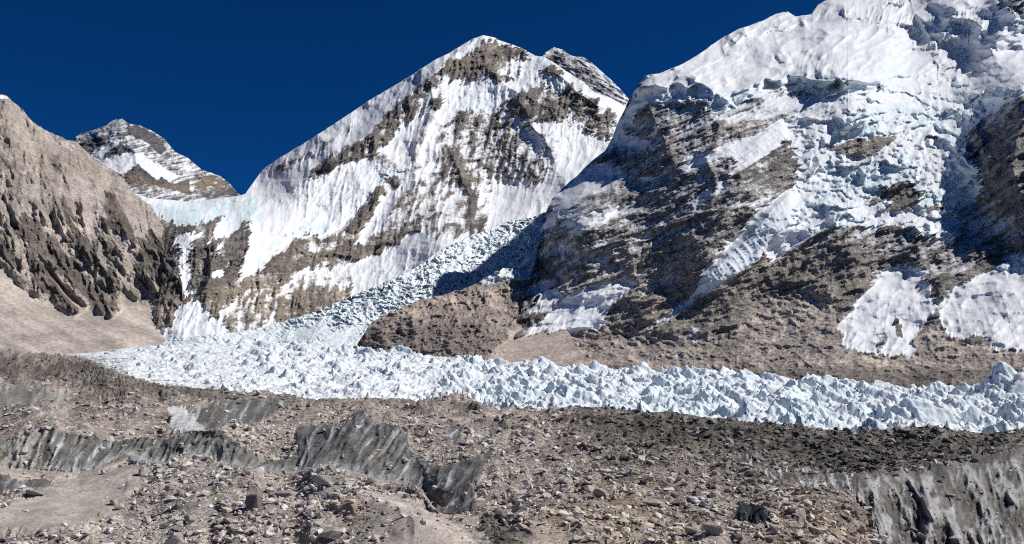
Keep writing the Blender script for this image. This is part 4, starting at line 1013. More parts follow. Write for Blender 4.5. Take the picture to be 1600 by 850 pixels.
# fluting of the ice walls, along the sight line
R = np.zeros(V.shape)
sl_ = np.where(Um < 480, 30, np.where(Um < 900, 38, -14)).astype(float)
a = Um * np.cos(np.radians(sl_)) + V * np.sin(np.radians(sl_)); b = -Um * np.sin(np.radians(sl_)) + V * np.cos(np.radians(sl_))
a = a + 3 * perlin(Um / 25, V / 25, 431)
big = (Um > 1340)
flut = np.where(big, ridged(a / 46, b / 150, 4, 0.5, 433) * 26 + ridged(a / 15, b / 45, 5, 0.6, 437) * 14 + fbm(a / 14, b / 16, 4, 0.6, 438) * 4, ridged(a / 19, b / 70, 3, 0.5, 439) * 9 + fbm(a / 22, b / 40, 3, 0.5, 443) * 4)
flut = flut * np.where(big, np.clip((V - np.interp(ug, [c_[0] for c_ in wall_top], [c_[1] for c_ in wall_top])[None]) / 35, 0.15, 1), 1.4)
R += Is * (flut + fbm(Um / 9, V / 9, 4, 0.6, 445) * 2.5)
for pts_, h_ in [(q_, 20 + 5 * (k_ % 3)) for k_, q_ in enumerate([((500,528),(575,640),(640,770)), ((590,515),(680,650),(745,770)), ((660,520),(730,690),(770,790)), ((850,495),(900,600),(950,700),(1010,850)), ((990,470),(1040,580),(1120,720)), ((760,660),(800,760),(870,880)), ((1060,450),(1110,540),(1170,660)), ((430,530),(455,600),(500,720),(540,850)), ((700,620),(720,740),(700,860)), ((900,700),(940,790),(960,880))])]:
    R0 = np.zeros(V.shape); ridge(R0, Um, V, Q_(*pts_), h_, 16, 9, taper=0.2); R += R0 * Is
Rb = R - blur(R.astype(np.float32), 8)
g = lambda pts, *aa, **k: ridge(R, Um, V, pts, *aa, **k)
g(N_((490,265),(600,303),(655,340),(670,420),(720,482)), 9, 8, 60)             # fin crest
g(N_((980,480),(960,560),(900,620)), 10, 30, 8)
g([(1153,711),(1200,726),(1246,733),(1331,737),(1369,735),(1398,730),(1447,730),(1482,723),(1518,712),(1571,702),(1640,696)], 16, 26, 4, taper=0.05)
g([(0,686),(28,677),(64,667),(81,665),(106,681),(141,677),(177,686),(212,679),(247,681),(275,679),(300,672),(339,672),(353,684),(400,710)], 9, 16, 4, taper=0.05)
g(M_((850,262),(900,245),(1000,225),(1133,212),(1240,205)), 7, 14, 4, taper=0.05)
g(Q_((400,530),(450,600),(480,700)), 10, 8, 26)
g(Q_((760,640),(800,740),(860,850)), 12, 16, 14)
g(Q_((930,540),(900,640),(950,760)), -10, 14, 14)
g(Z5((250,505),(400,555),(500,640),(560,715)), 10, 30, 5, taper=0.1)
g(Z5((330,640),(420,690)), -16, 12, 12)
g(Z4((400,490),(470,540),(520,600),(530,660)), -26, 12, 12)                     # black gap under the fin
g(Z3((980,590),(1100,620),(1260,720)), -10, 4, 14)                              # undercut of the clay bank
g(Z3((990,560),(1180,600),(1340,690)), 9, 20, 5)
g(M_((100,115),(170,180),(300,190)), 5, 14, 6)
for pts, h_ in [([(800,752),(812,790),(835,850)], 16), ([(585,806),(620,790),(648,850)], 10), ([(345,770),(352,810),(345,850)], 11), ([(205,735),(185,790),(160,840)], 6), ([(640,700),(660,690),(690,700)], 6), ([(1180,770),(1230,800),(1270,850)], 7), ([(940,720),(960,760),(1000,800)], 7), ([(470,770),(490,800),(480,850)], 9)]:
    g(pts, h_ * 1.8, 45, 9)
P = P - (R * Dm / F)[..., None] * np.stack([ray(Um, V)[0], np.ones_like(V), ray(Um, V)[1]], -1)

# colours of the ground
w = np.clip(sstep(-0.5, 0.5, fbm(Um / 60, V / 20, 5, 0.6, 451)) + 0.35 * sstep(700, 740, V) * sstep(820, 700, Um), 0, 1); sp = sstep(0, 0.7, fbm(Um / 6, V / 4, 5, 0.7, 455))
dg = np.clip(darkg.at(Um + 2 * w1, V + 2 * w2) * (0.75 + 0.5 * sstep(-0.4, 0.4, fbm(Um / 25, V / 12, 4, 0.6, 459))), 0, 1)
bank = sstep(700, 735, V) * sstep(800, 720, Um) 
ground = blend([(0.31, 0.275, 0.25), (0.47, 0.42, 0.385), (0.19, 0.168, 0.15), (0.44, 0.395, 0.355), (0.36, 0.285, 0.20), (0.095, 0.092, 0.08)],
               [w, w, sp * 0.5, S_, np.clip(warmg.at(Um + w1, V + w2), 0, 1) * 0.7, dg * 0.92])
st = fbm(a / 9, b / 48, 5, 0.62, 461); st2 = fbm(a / 17, b / 30, 5, 0.62, 465); blot = fbm(Um / 26, V / 18, 4, 0.6, 469)
wallc = blend([(0.125, 0.125, 0.122), (0.17, 0.155, 0.138), (0.34, 0.355, 0.365), (0.60, 0.65, 0.68), (0.27, 0.33, 0.39)],
              [w * 0, sstep(-0.2, 0.4, blot) * 0.7, sstep(-0.05, 0.45, st) * 0.75, sstep(0.32, 0.75, st + 0.3 * st2) * 0.85, sstep(0.1, 0.6, st2) * 0.6 * ((Um > 470) & (Um < 800))])
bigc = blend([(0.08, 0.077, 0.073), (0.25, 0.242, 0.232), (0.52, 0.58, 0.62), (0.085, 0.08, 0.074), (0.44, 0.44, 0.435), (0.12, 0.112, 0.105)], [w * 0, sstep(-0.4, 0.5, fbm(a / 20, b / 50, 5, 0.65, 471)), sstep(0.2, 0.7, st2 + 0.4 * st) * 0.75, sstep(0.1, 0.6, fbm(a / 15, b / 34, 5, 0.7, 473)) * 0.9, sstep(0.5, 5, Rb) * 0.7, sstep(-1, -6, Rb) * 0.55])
stripc = blend([(0.075, 0.072, 0.068), (0.24, 0.235, 0.225), (0.56, 0.60, 0.62)], [w * 0, sstep(-0.2, 0.4, fbm(a / 8, b / 18, 5, 0.65, 481)), sstep(0.05, 0.4, fbm(a / 7, b / 22, 5, 0.65, 485)) * 0.95])
palec = blend([(0.30, 0.29, 0.26), (0.48, 0.47, 0.43), (0.2, 0.17, 0.13)], [w * 0, sstep(-0.3, 0.5, st2), sstep(0, 0.6, blot) * 0.6])
whitec = blend([(0.52, 0.53, 0.53), (0.7, 0.72, 0.73), (0.3, 0.28, 0.26)], [w * 0, sstep(-0.2, 0.4, st), sstep(0.2, 0.7, st2) * 0.6])
pitc = blend([(0.035, 0.042, 0.05), (0.12, 0.14, 0.16)], [w * 0, sstep(0.25, 0.7, st)])
k = Iid[..., None]
foot = sstep(14, 0, interp(wall_foot, ug)[0][None] - V)[..., None] * ((Um > 80) & (Um < 640))[..., None]
wallc = wallc * (1 - 0.55 * foot) + np.array((0.44, 0.48, 0.48)) * 0.55 * foot
rockc = np.where(k == 0, ground, np.where(k == 4, stripc, np.where(k == 5, bigc, np.where((k == 2) | (k == 10), palec, np.where(k == 8, whitec, np.where(k == 9, 0.35 * wallc + 0.65 * palec, np.where(k == 6, pitc, wallc)))))))

# ground continues under the glacier to the mountains, and back under the camera
X0, Z0 = P[-1, :, 0] / P[-1, :, 1], P[-1, :, 2]
beyond = []
for dd, zz in ((8, 0.9), (22, 0.45), (45, 0.0), (300, -0.2), (900, -0.4), (2200, -0.6), (6000, -0.6), (20000, -0.6)):
    Dn = P[-1, :, 1] + dd
    zn = np.where(np.full(len(ug), zz) > 0, Z0 * zz + (1 - zz) * np.minimum(Z0 - 12, -32), np.minimum(Z0 - 12, -36) + zz)
    beyond.append(np.stack([X0 * Dn, Dn, zn], -1))
behind = []
for dd, zz in ((-400, 6), (-40, -1.7), (3, -2.2), (20, -9), (42, -20)):
    behind.append(np.stack([P[0, :, 0] * (1 if dd > -100 else 6), np.full(len(ug), float(dd)), np.full(len(ug), float(zz))], -1))
PP = np.concatenate([np.stack(behind), P, np.stack(beyond)], 0)
ext = lambda q: np.concatenate([np.repeat(q[:1], len(behind), 0), q, np.repeat(q[-1:], len(beyond), 0)], 0)
att = {'snow': ext(np.full(V.shape, -0.4)), 'ice': ext(0 * V), 'soft': ext(S_), 'rock': ext(rockc)}
fid = ext(Iid)[:-1, :-1]
mat_ground = face_material('moraine_face', 0.25, 1.0, 0.5, vor=0.8)
mat_wall = face_material('ice_wall_face', 0.5, 0.5, 0.3, lay=0.4, squash=(2.5, 1, 0.5))
o = grid_mesh('moraine', PP, att, mat_ground, face_sel=(fid == 0))
tag(o, 'grey brown stony moraine of rubble slopes filling the near ground', 'moraine', kind='structure')
for i, (n_, l_, p_) in enumerate(iceid):
    if (fid == i + 1).any():
        o = grid_mesh(n_, PP, att, mat_wall, face_sel=(fid == i + 1))
        tag(o, l_, 'ice cliff', 'exposed ice walls in the moraine', 'structure')

# ------------------------------------------------------------------ glacier with ice pinnacles
far_line = [(95, 555, 1260), (130, 553, 1260), (200, 546, 1260), (300, 538, 1260), (400, 537, 1255), (500, 540, 1200), (560, 546, 1100), (600, 552, 1010), (700, 562, 900), (800, 570, 800), (900, 578, 720),
            (1000, 583, 660), (1100, 590, 600), (1200, 597, 560), (1300, 609, 520), (1400, 612, 490), (1480, 617, 470), (1540, 616, 455), (1600, 614, 452), (1860, 610, 445)]
us = arange(96, 1860, 1.6)
vc, dc = interp(crest, us); vf, df = interp(far_line, us)
_, zc = ray(us, vc); zc = zc * dc
_, zf = ray(us, vf); zf = zf * df
dn = dc * 1.03 + 5; df = np.maximum(df, dn + 12)
rows = 430
t = np.linspace(0, 1, rows)[:, None]
Dg = dn[None] * (df / dn)[None] ** t
tt = (Dg - dn[None]) / (df - dn)[None]
zb = (zc - 3.5)[None] * (1 - tt) + zf[None] * tt - np.sin(tt * math.pi) * 3 * sstep(400, 800, us)[None]
Ug = np.broadcast_to(us[None], Dg.shape)
Xg = (Ug - 800) / F / CT * Dg * 1.0
Xg = ray(Ug, 560)[0] * Dg
cx = np.interp(Dg, [0, 2000], [0, 0])
hs = np.zeros(Dg.shape) + 1.0 + 3.2 * fbm(Xg / 18, Dg / 18, 4, 0.5, 501)
size = np.interp(us, [96, 200, 420, 800, 1200, 1860], [0.25, 0.55, 0.95, 1.0, 1.0, 1.05])


def pyramid(r, scale=1.0):
    """A few leaning planes that meet in a crest: steep on the left, gentler towards the right, stretched along one axis."""
    rt = r.uniform(-0.9, 0.9); ax = r.gauss(2.5, 0.7); ca, sa = math.cos(ax), math.sin(ax); stf = r.uniform(0.25, 0.8)
    out = []
    for ang, s0, s1 in ((math.pi, 1.0, 3.2), (0.0, 0.5, 1.1), (-math.pi / 2, 0.7, 1.7), (math.pi / 2, 0.8, 2.2), (math.pi * 0.75, 1.2, 3.0), (-math.pi * 0.3, 0.7, 1.4)):
        an = ang + rt + r.uniform(-0.3, 0.3)
        x, y = math.cos(an), math.sin(an)
        l = (x * ca + y * sa) * (1 - stf)
        out.append((x - l * ca, y - l * sa, 1.12 * r.uniform(s0, s1) / scale))
    return out


wx = 2.9 * fbm(Xg / 9, Dg / 9, 5, 0.6, 541); wy = 2.9 * fbm(Xg / 9, Dg / 9, 5, 0.6, 545)
zone = 0.55 + 0.75 * sstep(-0.5, 0.5, fbm(Xg / 45, Dg / 40, 3, 0.5, 547))
r = random.Random(11)
pn = 0
tries = 5200
for _ in range(tries):
    uj = r.uniform(100, 1850); j = int((uj - us[0]) / 1.6); j = min(max(j, 0), len(us) - 1)
    tq = r.uniform(0.0, 0.985) ** 1.0
    D0 = dn[j] + (df[j] - dn[j]) * tq
    i = int(np.searchsorted(Dg[:, j], D0)); i = min(i, rows - 1)
    base = (0.24 + 0.95 * r.random() ** 2.4) * size[j] * zone[i, j]
    H0 = (6.0 + 0.8 * min(max((uj - 800) / 400, 0), 1)) * base * (D0 / 500) ** 0.35
    if tq > 0.9 and uj > 560: H0 *= 1.1
    pl = pyramid(r)
    rad = H0 / 0.8
    du = int(rad * F / D0 / 1.6) + 2
    j0, j1 = max(j - du, 0), min(j + du + 1, len(us))
    i0 = int(np.searchsorted(Dg[:, j], D0 - rad)); i1 = int(np.searchsorted(Dg[:, j], D0 + rad)) + 1
    if i1 <= i0 or j1 <= j0: continue
    x = Xg[i0:i1, j0:j1] - Xg[i, j]; y = Dg[i0:i1, j0:j1] - D0
    x = x + wx[i0:i1, j0:j1]; y = y + wy[i0:i1, j0:j1]
    m = np.max([px * x + py * y if False else (px * x + py * y) * s for px, py, s in pl], 0)
    hs[i0:i1, j0:j1] = np.maximum(hs[i0:i1, j0:j1], H0 - m)
rough = ridged(Xg / 5, Dg / 5, 4, 0.55, 511) * 1.9 + fbm(Xg / 2, Dg / 2, 3, 0.6, 515) * 0.25
hs = hs + rough * np.clip(size, 0.3, 1)[None]
zg = zb + hs
sx = np.gradient(zg, axis=1) / np.gradient(Xg, axis=1); sy = np.gradient(zg, axis=0) / np.gradient(Dg, axis=0)
steep = np.hypot(sx, sy)
Pg = np.stack([Xg, Dg, zg], -1)
low_ = Pg[:1].copy(); low_[..., 2] -= 14; low_[..., 1] -= 2
hi_ = Pg[-1:].copy(); hi_[..., 2] -= 25; hi_[..., 1] += 4
Pg = np.concatenate([low_, Pg, hi_], 0)
e1 = lambda q: np.concatenate([q[:1], q, q[-1:]], 0)
nz = fbm(Xg / 14, Dg / 14, 4, 0.6, 521)
low_hs = sstep(2.2, 0.3, hs - blur(hs.astype(np.float32), 12) + 1.2)
dirty = sstep(0.5, 1.0, 0.9 * fbm(Xg / 18, Dg / 12, 5, 0.65, 525) + 0.6 * sstep(330, 130, Ug) + 0.4 * low_hs)
mat_glacier = face_material('glacier_face', 0.08, 1.0, 1.5, lay=0.25)
o = grid_mesh('glacier', Pg, {'snow': e1(1.2 - dirty * 1.0), 'ice': e1(np.clip(0.18 + 0.45 * sstep(0.9, 2.6, steep) + 0.35 * nz, 0, 1)), 'rock': e1(blend([(0.36, 0.36, 0.35)], [0 * hs]))}, mat_glacier)
tag(o, 'long band of jagged blue white glacier ice between the stony ground and the mountains', 'glacier', kind='structure')


def glacier_z(u, d):
    j = int(round((u - us[0]) / 1.6)); i = min(int(np.searchsorted(Dg[:, j], d)), rows - 1)
    return zb[i, j]


def serac(name, u, d, h, seed, flat=1.0, sub=3, left=1.0):
    r = random.Random(seed)
    n = 64
    rad = h * 1.15
    gx, gy = np.meshgrid(np.linspace(-rad, rad, n), np.linspace(-rad, rad, n))
    z = np.full(gx.shape, -3.0)
    for q in range(sub):
        pl = pyramid(r); hh = h * (1 if q == 0 else r.uniform(0.5, 0.85)); ox, oy = (0, 0) if q == 0 else (r.uniform(-0.5, 0.55) * h, r.uniform(-0.4, 0.4) * h)
        hx = gx + 0.12 * h * fbm(gx / 5 + seed, gy / 5, 4, 0.6, 551); hy = gy + 0.12 * h * fbm(gx / 5, gy / 5 + seed, 4, 0.6, 553)
        m = np.max([(px * (hx - ox) + py * (hy - oy)) * s * (left if px < -0.5 else 1) for px, py, s in pl], 0)
        z = np.maximum(z, hh - m)
    sc_ = 6 / h
    z = z + (ridged((gx + seed) / 4.5, (gy - seed) / 4.5, 4, 0.55, 531) * 0.8 + fbm((gx + seed) / 1.6, gy / 1.6, 3, 0.6, 533) * 0.25) * min(1, h / 6)
    z = np.minimum(z, h)
    edge = np.maximum(np.abs(gx), np.abs(gy)) / rad
    z = np.where(edge > 0.93, -4.0, z)
    x0 = float(ray(u, 560)[0]) * d
    s1 = np.hypot(*np.gradient(z)) / (2 * rad / (n - 1))
    Pq = np.stack([gx, gy, z], -1)
    at = {'snow': np.full(z.shape, 1.2), 'ice': np.clip(0.18 + 0.45 * sstep(0.9, 2.6, s1) + 0.3 * fbm((gx + seed) / 6, gy / 6, 3, 0.6, 535), 0, 1), 'rock': np.full(z.shape + (3,), 0.3)}
    o = grid_mesh(name, Pq, at, mat_glacier)
    o.location = (x0, d, glacier_z(u, d) if name == 'ice_serac' else 0)
    return o


o = serac('ice_serac', 1563, 398, 19.5, 5, sub=6)
tag(o, 'largest blue-white ice tower with a broad shaded face, near the end of the glacier', 'ice serac', 'ice pinnacles of the glacier')
big_at = [(520, .25), (560, .6), (605, .35), (650, .75), (700, .8), (735, .45), (765, .85), (800, .35), (838, .7), (862, .9), (900, .5), (925, .93), (948, .3), (975, .6), (1003, .92), (1032, .25), (1060, .7),
          (1090, .9), (1105, .4), (1138, .2), (1160, .85), (1195, .5), (1215, .9), (1240, .25), (1268, .93), (1292, .6), (1318, .3), (1345, .8), (1368, .93), (1392, .45), (1415, .15), (1440, .7), (1462, .9), (1490, .4), (1515, .15), (1590, .25)]
for q, (u_, t_) in enumerate(big_at):
    j = int(round((u_ - us[0]) / 1.6)); d_ = dn[j] + (df[j] - dn[j]) * t_
    o = serac('ice_serac', u_, d_, 5.6 + (q * 37 % 11) * 0.28 + (1.2 if u_ > 1100 else 0), 20 + q)
    tag(o, 'sharp white ice pinnacle with a shaded left side standing up in the crowded ice field', 'ice serac', 'ice pinnacles of the glacier')

# ------------------------------------------------------------------ boulders and rubble
def ground_point(u, v):
    """Point of the stony ground on the sight line (nearest grid vertex)."""
    j = min(max(int(round((u - ug[0]) / 1.5)), 0), len(ug) - 1)
    i = int(np.argmin(np.abs(V[:, j] - v)))
    return P[i, j], Dm[i, j], i, j


def hull_template(seed, n, sq):
    r = random.Random(seed)
    bm = bmesh.new()
    for _ in range(n):
        while True:
            p = [r.uniform(-1, 1) for _ in range(3)]
            q = sum(abs(c) ** sq for c in p)
            if 0.55 < q < 1.0: break
        bm.verts.new((p[0], p[1] * 0.85, p[2] * 0.72))
    res = bmesh.ops.convex_hull(bm, input=bm.verts[:])
    bmesh.ops.delete(bm, geom=[e for e in res['geom_interior'] if isinstance(e, bmesh.types.BMVert)], context='VERTS')
    bmesh.ops.triangulate(bm, faces=bm.faces[:])
    bm.verts.index_update()
    co = np.array([v.co[:] for v in bm.verts], np.float32); f = np.array([[v.index for v in fc.verts] for fc in bm.faces], np.int32)
    bm.free()
    return co, f


temps = [hull_template(100 + i, 11, 3.0) for i in range(14)]
mat_rock = None
m, nt, bs = nodes_of('boulder_rock')
ga = node(nt, 'ShaderNodeAttribute'); ga.attribute_name = 'rock'
tc = node(nt, 'ShaderNodeNewGeometry'); tx = node(nt, 'ShaderNodeTexNoise'); tx.inputs['Scale'].default_value = 2.5; tx.inputs['Detail'].default_value = 8; tx.inputs['Roughness'].default_value = 0.65
nt.links.new(tc.outputs['Position'], tx.inputs['Vector'])
rp = node(nt, 'ShaderNodeValToRGB'); rp.color_ramp.elements[0].position = 0.3; rp.color_ramp.elements[0].color = (0.6, 0.59, 0.58, 1); rp.color_ramp.elements[1].position = 0.7; rp.color_ramp.elements[1].color = (1.25, 1.23, 1.2, 1)
nt.links.new(tx.outputs['Fac'], rp.inputs[0])
nt.links.new(mixc(nt, 1.0, ga.outputs['Color'], rp.outputs[0], 'MULTIPLY'), bs.inputs['Base Color'])
bs.inputs['Roughness'].default_value = 0.9; bs.inputs['Specular IOR Level'].default_value = 0.1
bp = node(nt, 'ShaderNodeBump'); bp.inputs['Distance'].default_value = 0.12; bp.inputs['Strength'].default_value = 0.8
nt.links.new(tx.outputs['Fac'], bp.inputs['Height']); nt.links.new(bp.outputs[0], bs.inputs['Normal'])
mat_boulder = m

# small stones nobody could count: one mesh
NS = 110000
su = rng.uniform(-200, 1800, NS); jj = np.clip(np.rint((su - ug[0]) / 1.5).astype(int), 0, len(ug) - 1)
vtop = V[-1, jj]; sv = vtop + (900 - vtop) * rng.uniform(0, 1, NS) ** 1.15
ii = np.empty(NS, int)
for c in np.unique(jj):
    mk = jj == c
    colv = V[::-1, c]
    ii[mk] = len(colv) - 1 - np.clip(np.searchsorted(np.maximum.accumulate(colv), sv[mk]), 0, len(colv) - 1)
clump = fbm(su / 30, sv / 14, 4, 0.6, 601)
keep = ((Iid[ii, jj] == 0) | (rng.uniform(0, 1, NS) < 0.035)) & (rng.uniform(0, 1, NS) > 0.985 * S_[ii, jj] ** 0.5) & (rng.uniform(-1.2, 0.9, NS) < clump + 0.35) & (ii > 10) & ~((ii > 172) & (ii < 184))
ii, jj = ii[keep], jj[keep]
n = len(ii)
px = np.clip(2.0 * (1 - rng.uniform(0, 1, n)) ** -0.58, 2.0, 15.0) * 0.55
px *= np.interp(Um[ii, jj], [300, 900], [0.85, 1.0])
px *= np.interp(V[ii, jj], [560, 620, 700, 850], [0.45, 0.85, 0.95, 1.25])
sz = px * Dm[ii, jj] / F
ctr = P[ii, jj] + np.stack([rng.normal(0, 0.3, n), rng.normal(0, 0.5, n), 0.15 * sz], -1)
ang = rng.uniform(0, 2 * math.pi, n); tl = rng.normal(0, 0.35, n)
stc = np.where((Iid[ii, jj] > 0)[:, None], ground[ii, jj], rockc[ii, jj]) * np.exp(rng.normal(0.40, 0.34, n) - 0.5 * dg[ii, jj])[:, None] * (1 + rng.normal(0, 0.03, (n, 3))) + 0.03
CO, FA, CC = [], [], []; off = 0
which = rng.integers(0, len(temps), n)
for k_, (co, f) in enumerate(temps):
    s = which == k_
    ns = int(s.sum())
    c, sn = np.cos(ang[s]), np.sin(ang[s]); ct, st_ = np.cos(tl[s]), np.sin(tl[s])
    q = co[None] * sz[s][:, None, None] * np.stack([rng.uniform(0.8, 1.35, ns), rng.uniform(0.8, 1.2, ns), rng.uniform(0.55, 1.0, ns)], -1)[:, None]
    x = q[..., 0] * ct[:, None] - q[..., 2] * st_[:, None]; z = q[..., 0] * st_[:, None] + q[..., 2] * ct[:, None]
    xr = x * c[:, None] - q[..., 1] * sn[:, None]; yr = x * sn[:, None] + q[..., 1] * c[:, None]
    CO.append((np.stack([xr, yr, z], -1) + ctr[s][:, None]).reshape(-1, 3))
    FA.append((f[None] + (np.arange(ns) * len(co))[:, None, None]).reshape(-1, 3) + off); off += ns * len(co)
    CC.append(np.repeat(stc[s], len(co), 0))
o = poly_mesh('rubble', np.concatenate(CO), np.concatenate(FA), {'rock': np.clip(np.concatenate(CC), 0.03, 0.66)}, mat_boulder, smooth=False, k=3)
tag(o, 'countless small stones scattered over the moraine', 'rubble', kind='stuff')

# boulders one can point at
def boulder_mesh(seed, n, sq, colr, shape=(1, 1, 1), rough=0.05):
    co, f = hull_template(seed, n, sq)
    bm = bmesh.new()
    vs_ = [bm.verts.new(tuple(c)) for c in co]
    for t_ in f: bm.faces.new([vs_[i] for i in t_])
    bmesh.ops.dissolve_limit(bm, angle_limit=0.25, verts=bm.verts[:], edges=bm.edges[:])
    bmesh.ops.bevel(bm, geom=bm.edges[:], offset=0.045, segments=2, affect='EDGES', profile=0.6)
    bmesh.ops.triangulate(bm, faces=bm.faces[:])
    bmesh.ops.subdivide_edges(bm, edges=bm.edges[:], cuts=1, use_grid_fill=True)
    co = np.array([v.co[:] for v in bm.verts]); bm.verts.index_update()
    f = np.array([[v.index for v in fc.verts] for fc in bm.faces if len(fc.verts) == 3], np.int32)
    bm.free()
    co = co * (1 + rough * fbm(co[:, 0] * 3 + seed, co[:, 1] * 3 + co[:, 2] * 2.3, 4, 0.6, 611))[:, None] * np.array(shape)
    c = np.clip(np.array(colr)[None] * (1 + 0.22 * fbm(co[:, 0] * 2.5 + seed, co[:, 2] * 5, 4, 0.6, 613))[:, None], 0.02, 0.7)
    o = poly_mesh('boulder', co, f, {'rock': c}, mat_boulder, smooth=False, k=3)
    return o


def put_boulder(o, u, v, px, turn=0.0, sink=0.25, lean=(0, 0)):
    p, d, _, _ = ground_point(u, v)
    s = px / 2 * d / F
    o.scale = (s, s, s)
    o.location = (p[0], p[1], p[2] + s * (0.6 - sink))
    o.rotation_euler = (lean[0], lean[1], turn)
    return o


special = [
    (395, 806, 30, (0.19, 0.17, 0.16), (0.75, 0.8, 1.5), 'tall dark grey block with a striped face standing upright in the pale rubble'),
    (517, 832, 34, (0.42, 0.365, 0.345), (1.0, 0.9, 0.75), 'pale pinkish block above a black gap near the lower edge'),
    (224, 744, 20, (0.42, 0.41, 0.39), (0.75, 0.8, 1.35), 'pale grey slab propped upright where the sand slope meets the ice wall'),
    (274, 850, 32, (0.40, 0.35, 0.31), (1.1, 0.9, 0.8), 'big tan boulder cut by the lower edge beside a sloping rubble bank'),
    (96, 848, 20, (0.42, 0.36, 0.34), (0.8, 0.8, 1.2), 'pinkish upright block with a dark side in the strip of pebbles below the sand'),
    (297, 816, 20, (0.36, 0.34, 0.31), (0.8, 0.8, 1.1), 'grey wedge-shaped boulder just above the big tan one'),
    (278, 824, 16, (0.24, 0.25, 0.23), (1.3, 0.9, 0.5), 'flat greenish grey slab beside the grey wedge-shaped boulder'),
    (386, 695, 12, (0.50, 0.47, 0.43), (0.9, 0.8, 1.0), 'cream white block perched on top of the dark ice wall'),
    (508, 758, 30, (0.47, 0.43, 0.40), (1.2, 0.9, 0.7), 'broad whitish boulder on the crest of the rubble bank'),
    (522, 778, 22, (0.45, 0.41, 0.39), (1.2, 0.9, 0.6), 'whitish flat boulder just below the broad whitish one'),
    (445, 772, 26, (0.38, 0.33, 0.32), (1.4, 0.9, 0.45), 'long flat pinkish slab lying across the rubble bank'),
    (425, 778, 16, (0.30, 0.26, 0.26), (0.9, 0.9, 0.9), 'purplish rounded boulder at the end of the long flat slab'),
    (54, 772, 22, (0.38, 0.375, 0.35), (1.5, 0.8, 0.4), 'flat pale slab at the foot of the small ice scarp on the sand'),
    (178, 785, 14, (0.42, 0.39, 0.35), (0.8, 0.8, 1.1), 'pale upright stone alone on the upper sand slope'),
    (160, 802, 13, (0.40, 0.36, 0.31), (1.0, 0.8, 0.8), 'tan stone alone low on the sand slope, next to the rubble'),
    (829, 667, 16, (0.42, 0.39, 0.35), (0.9, 0.8, 0.9), 'light boulder with a black shaded side high on the stony bank'),
    (938, 783, 22, (0.40, 0.36, 0.32), (1.0, 0.8, 0.95), 'light squarish boulder in the middle of the open stony slope'),
    (1021, 795, 24, (0.40, 0.37, 0.33), (1.3, 0.9, 0.5), 'long pale flat rock downslope from the light squarish boulder'),
    (1082, 838, 22, (0.38, 0.34, 0.31), (1.2, 0.9, 0.7), 'pale broad rock near the lower edge, uphill of the pinkish rounded boulder'),
    (1112, 850, 30, (0.41, 0.355, 0.33), (1.1, 0.9, 0.8), 'large pinkish rounded boulder touching the lower edge left of the dark ice pit'),
    (1150, 850, 22, (0.20, 0.19, 0.185), (1.0, 0.9, 0.8), 'dark grey boulder at the lower edge below the dark ice pit'),
    (1380, 701, 10, (0.42, 0.40, 0.36), (0.9, 0.8, 0.95), 'single light boulder standing out on the dark rubble ridge'),
    (1052, 741, 10, (0.42, 0.40, 0.37), (0.9, 0.8, 1.0), 'small light boulder in the dark belt of the stony slope'),
    (132, 649, 11, (0.45, 0.44, 0.40), (1.2, 0.9, 0.6), 'small white block on the far bench beyond the crumbling ice bank'),
    (873, 747, 15, (0.38, 0.35, 0.31), (1.0, 0.9, 0.8), 'grey-tan boulder upslope and left of the light squarish one'),
    (763, 785, 14, (0.36, 0.33, 0.29), (1.0, 0.9, 0.9), 'rounded boulder with a dark hollow beside the foot of the finned ice face'),
    (1231, 806, 13, (0.42, 0.385, 0.35), (1.2, 0.8, 0.6), 'pale flat stone just right of the dark ice pit'),
    (1228, 780, 13, (0.41, 0.385, 0.35), (1.3, 0.8, 0.6), 'pale flat stone upslope of the dark ice pit, under the grey ice lip'),
    (1176, 742, 13, (0.42, 0.35, 0.30), (1.3, 0.8, 0.6), 'reddish-tan stone just below the start of the grey ice lip'),
    (703, 624, 15, (0.46, 0.29, 0.25), (1.25, 0.9, 0.8), 'reddish boulder on the crest of the mound, people gathered round it'),
]
random.seed(21)
for q, (u_, v_, px_, c_, shp, lab) in enumerate(special):
    o = boulder_mesh(300 + q, 16, 4.0, c_, shp)
    put_boulder(o, u_, v_, px_ * 1.12, random.uniform(-0.5, 0.5), 0.2, (random.uniform(-0.2, 0.2), random.uniform(-0.2, 0.2)))
    tag(o, lab, 'boulder', 'boulders on the moraine')

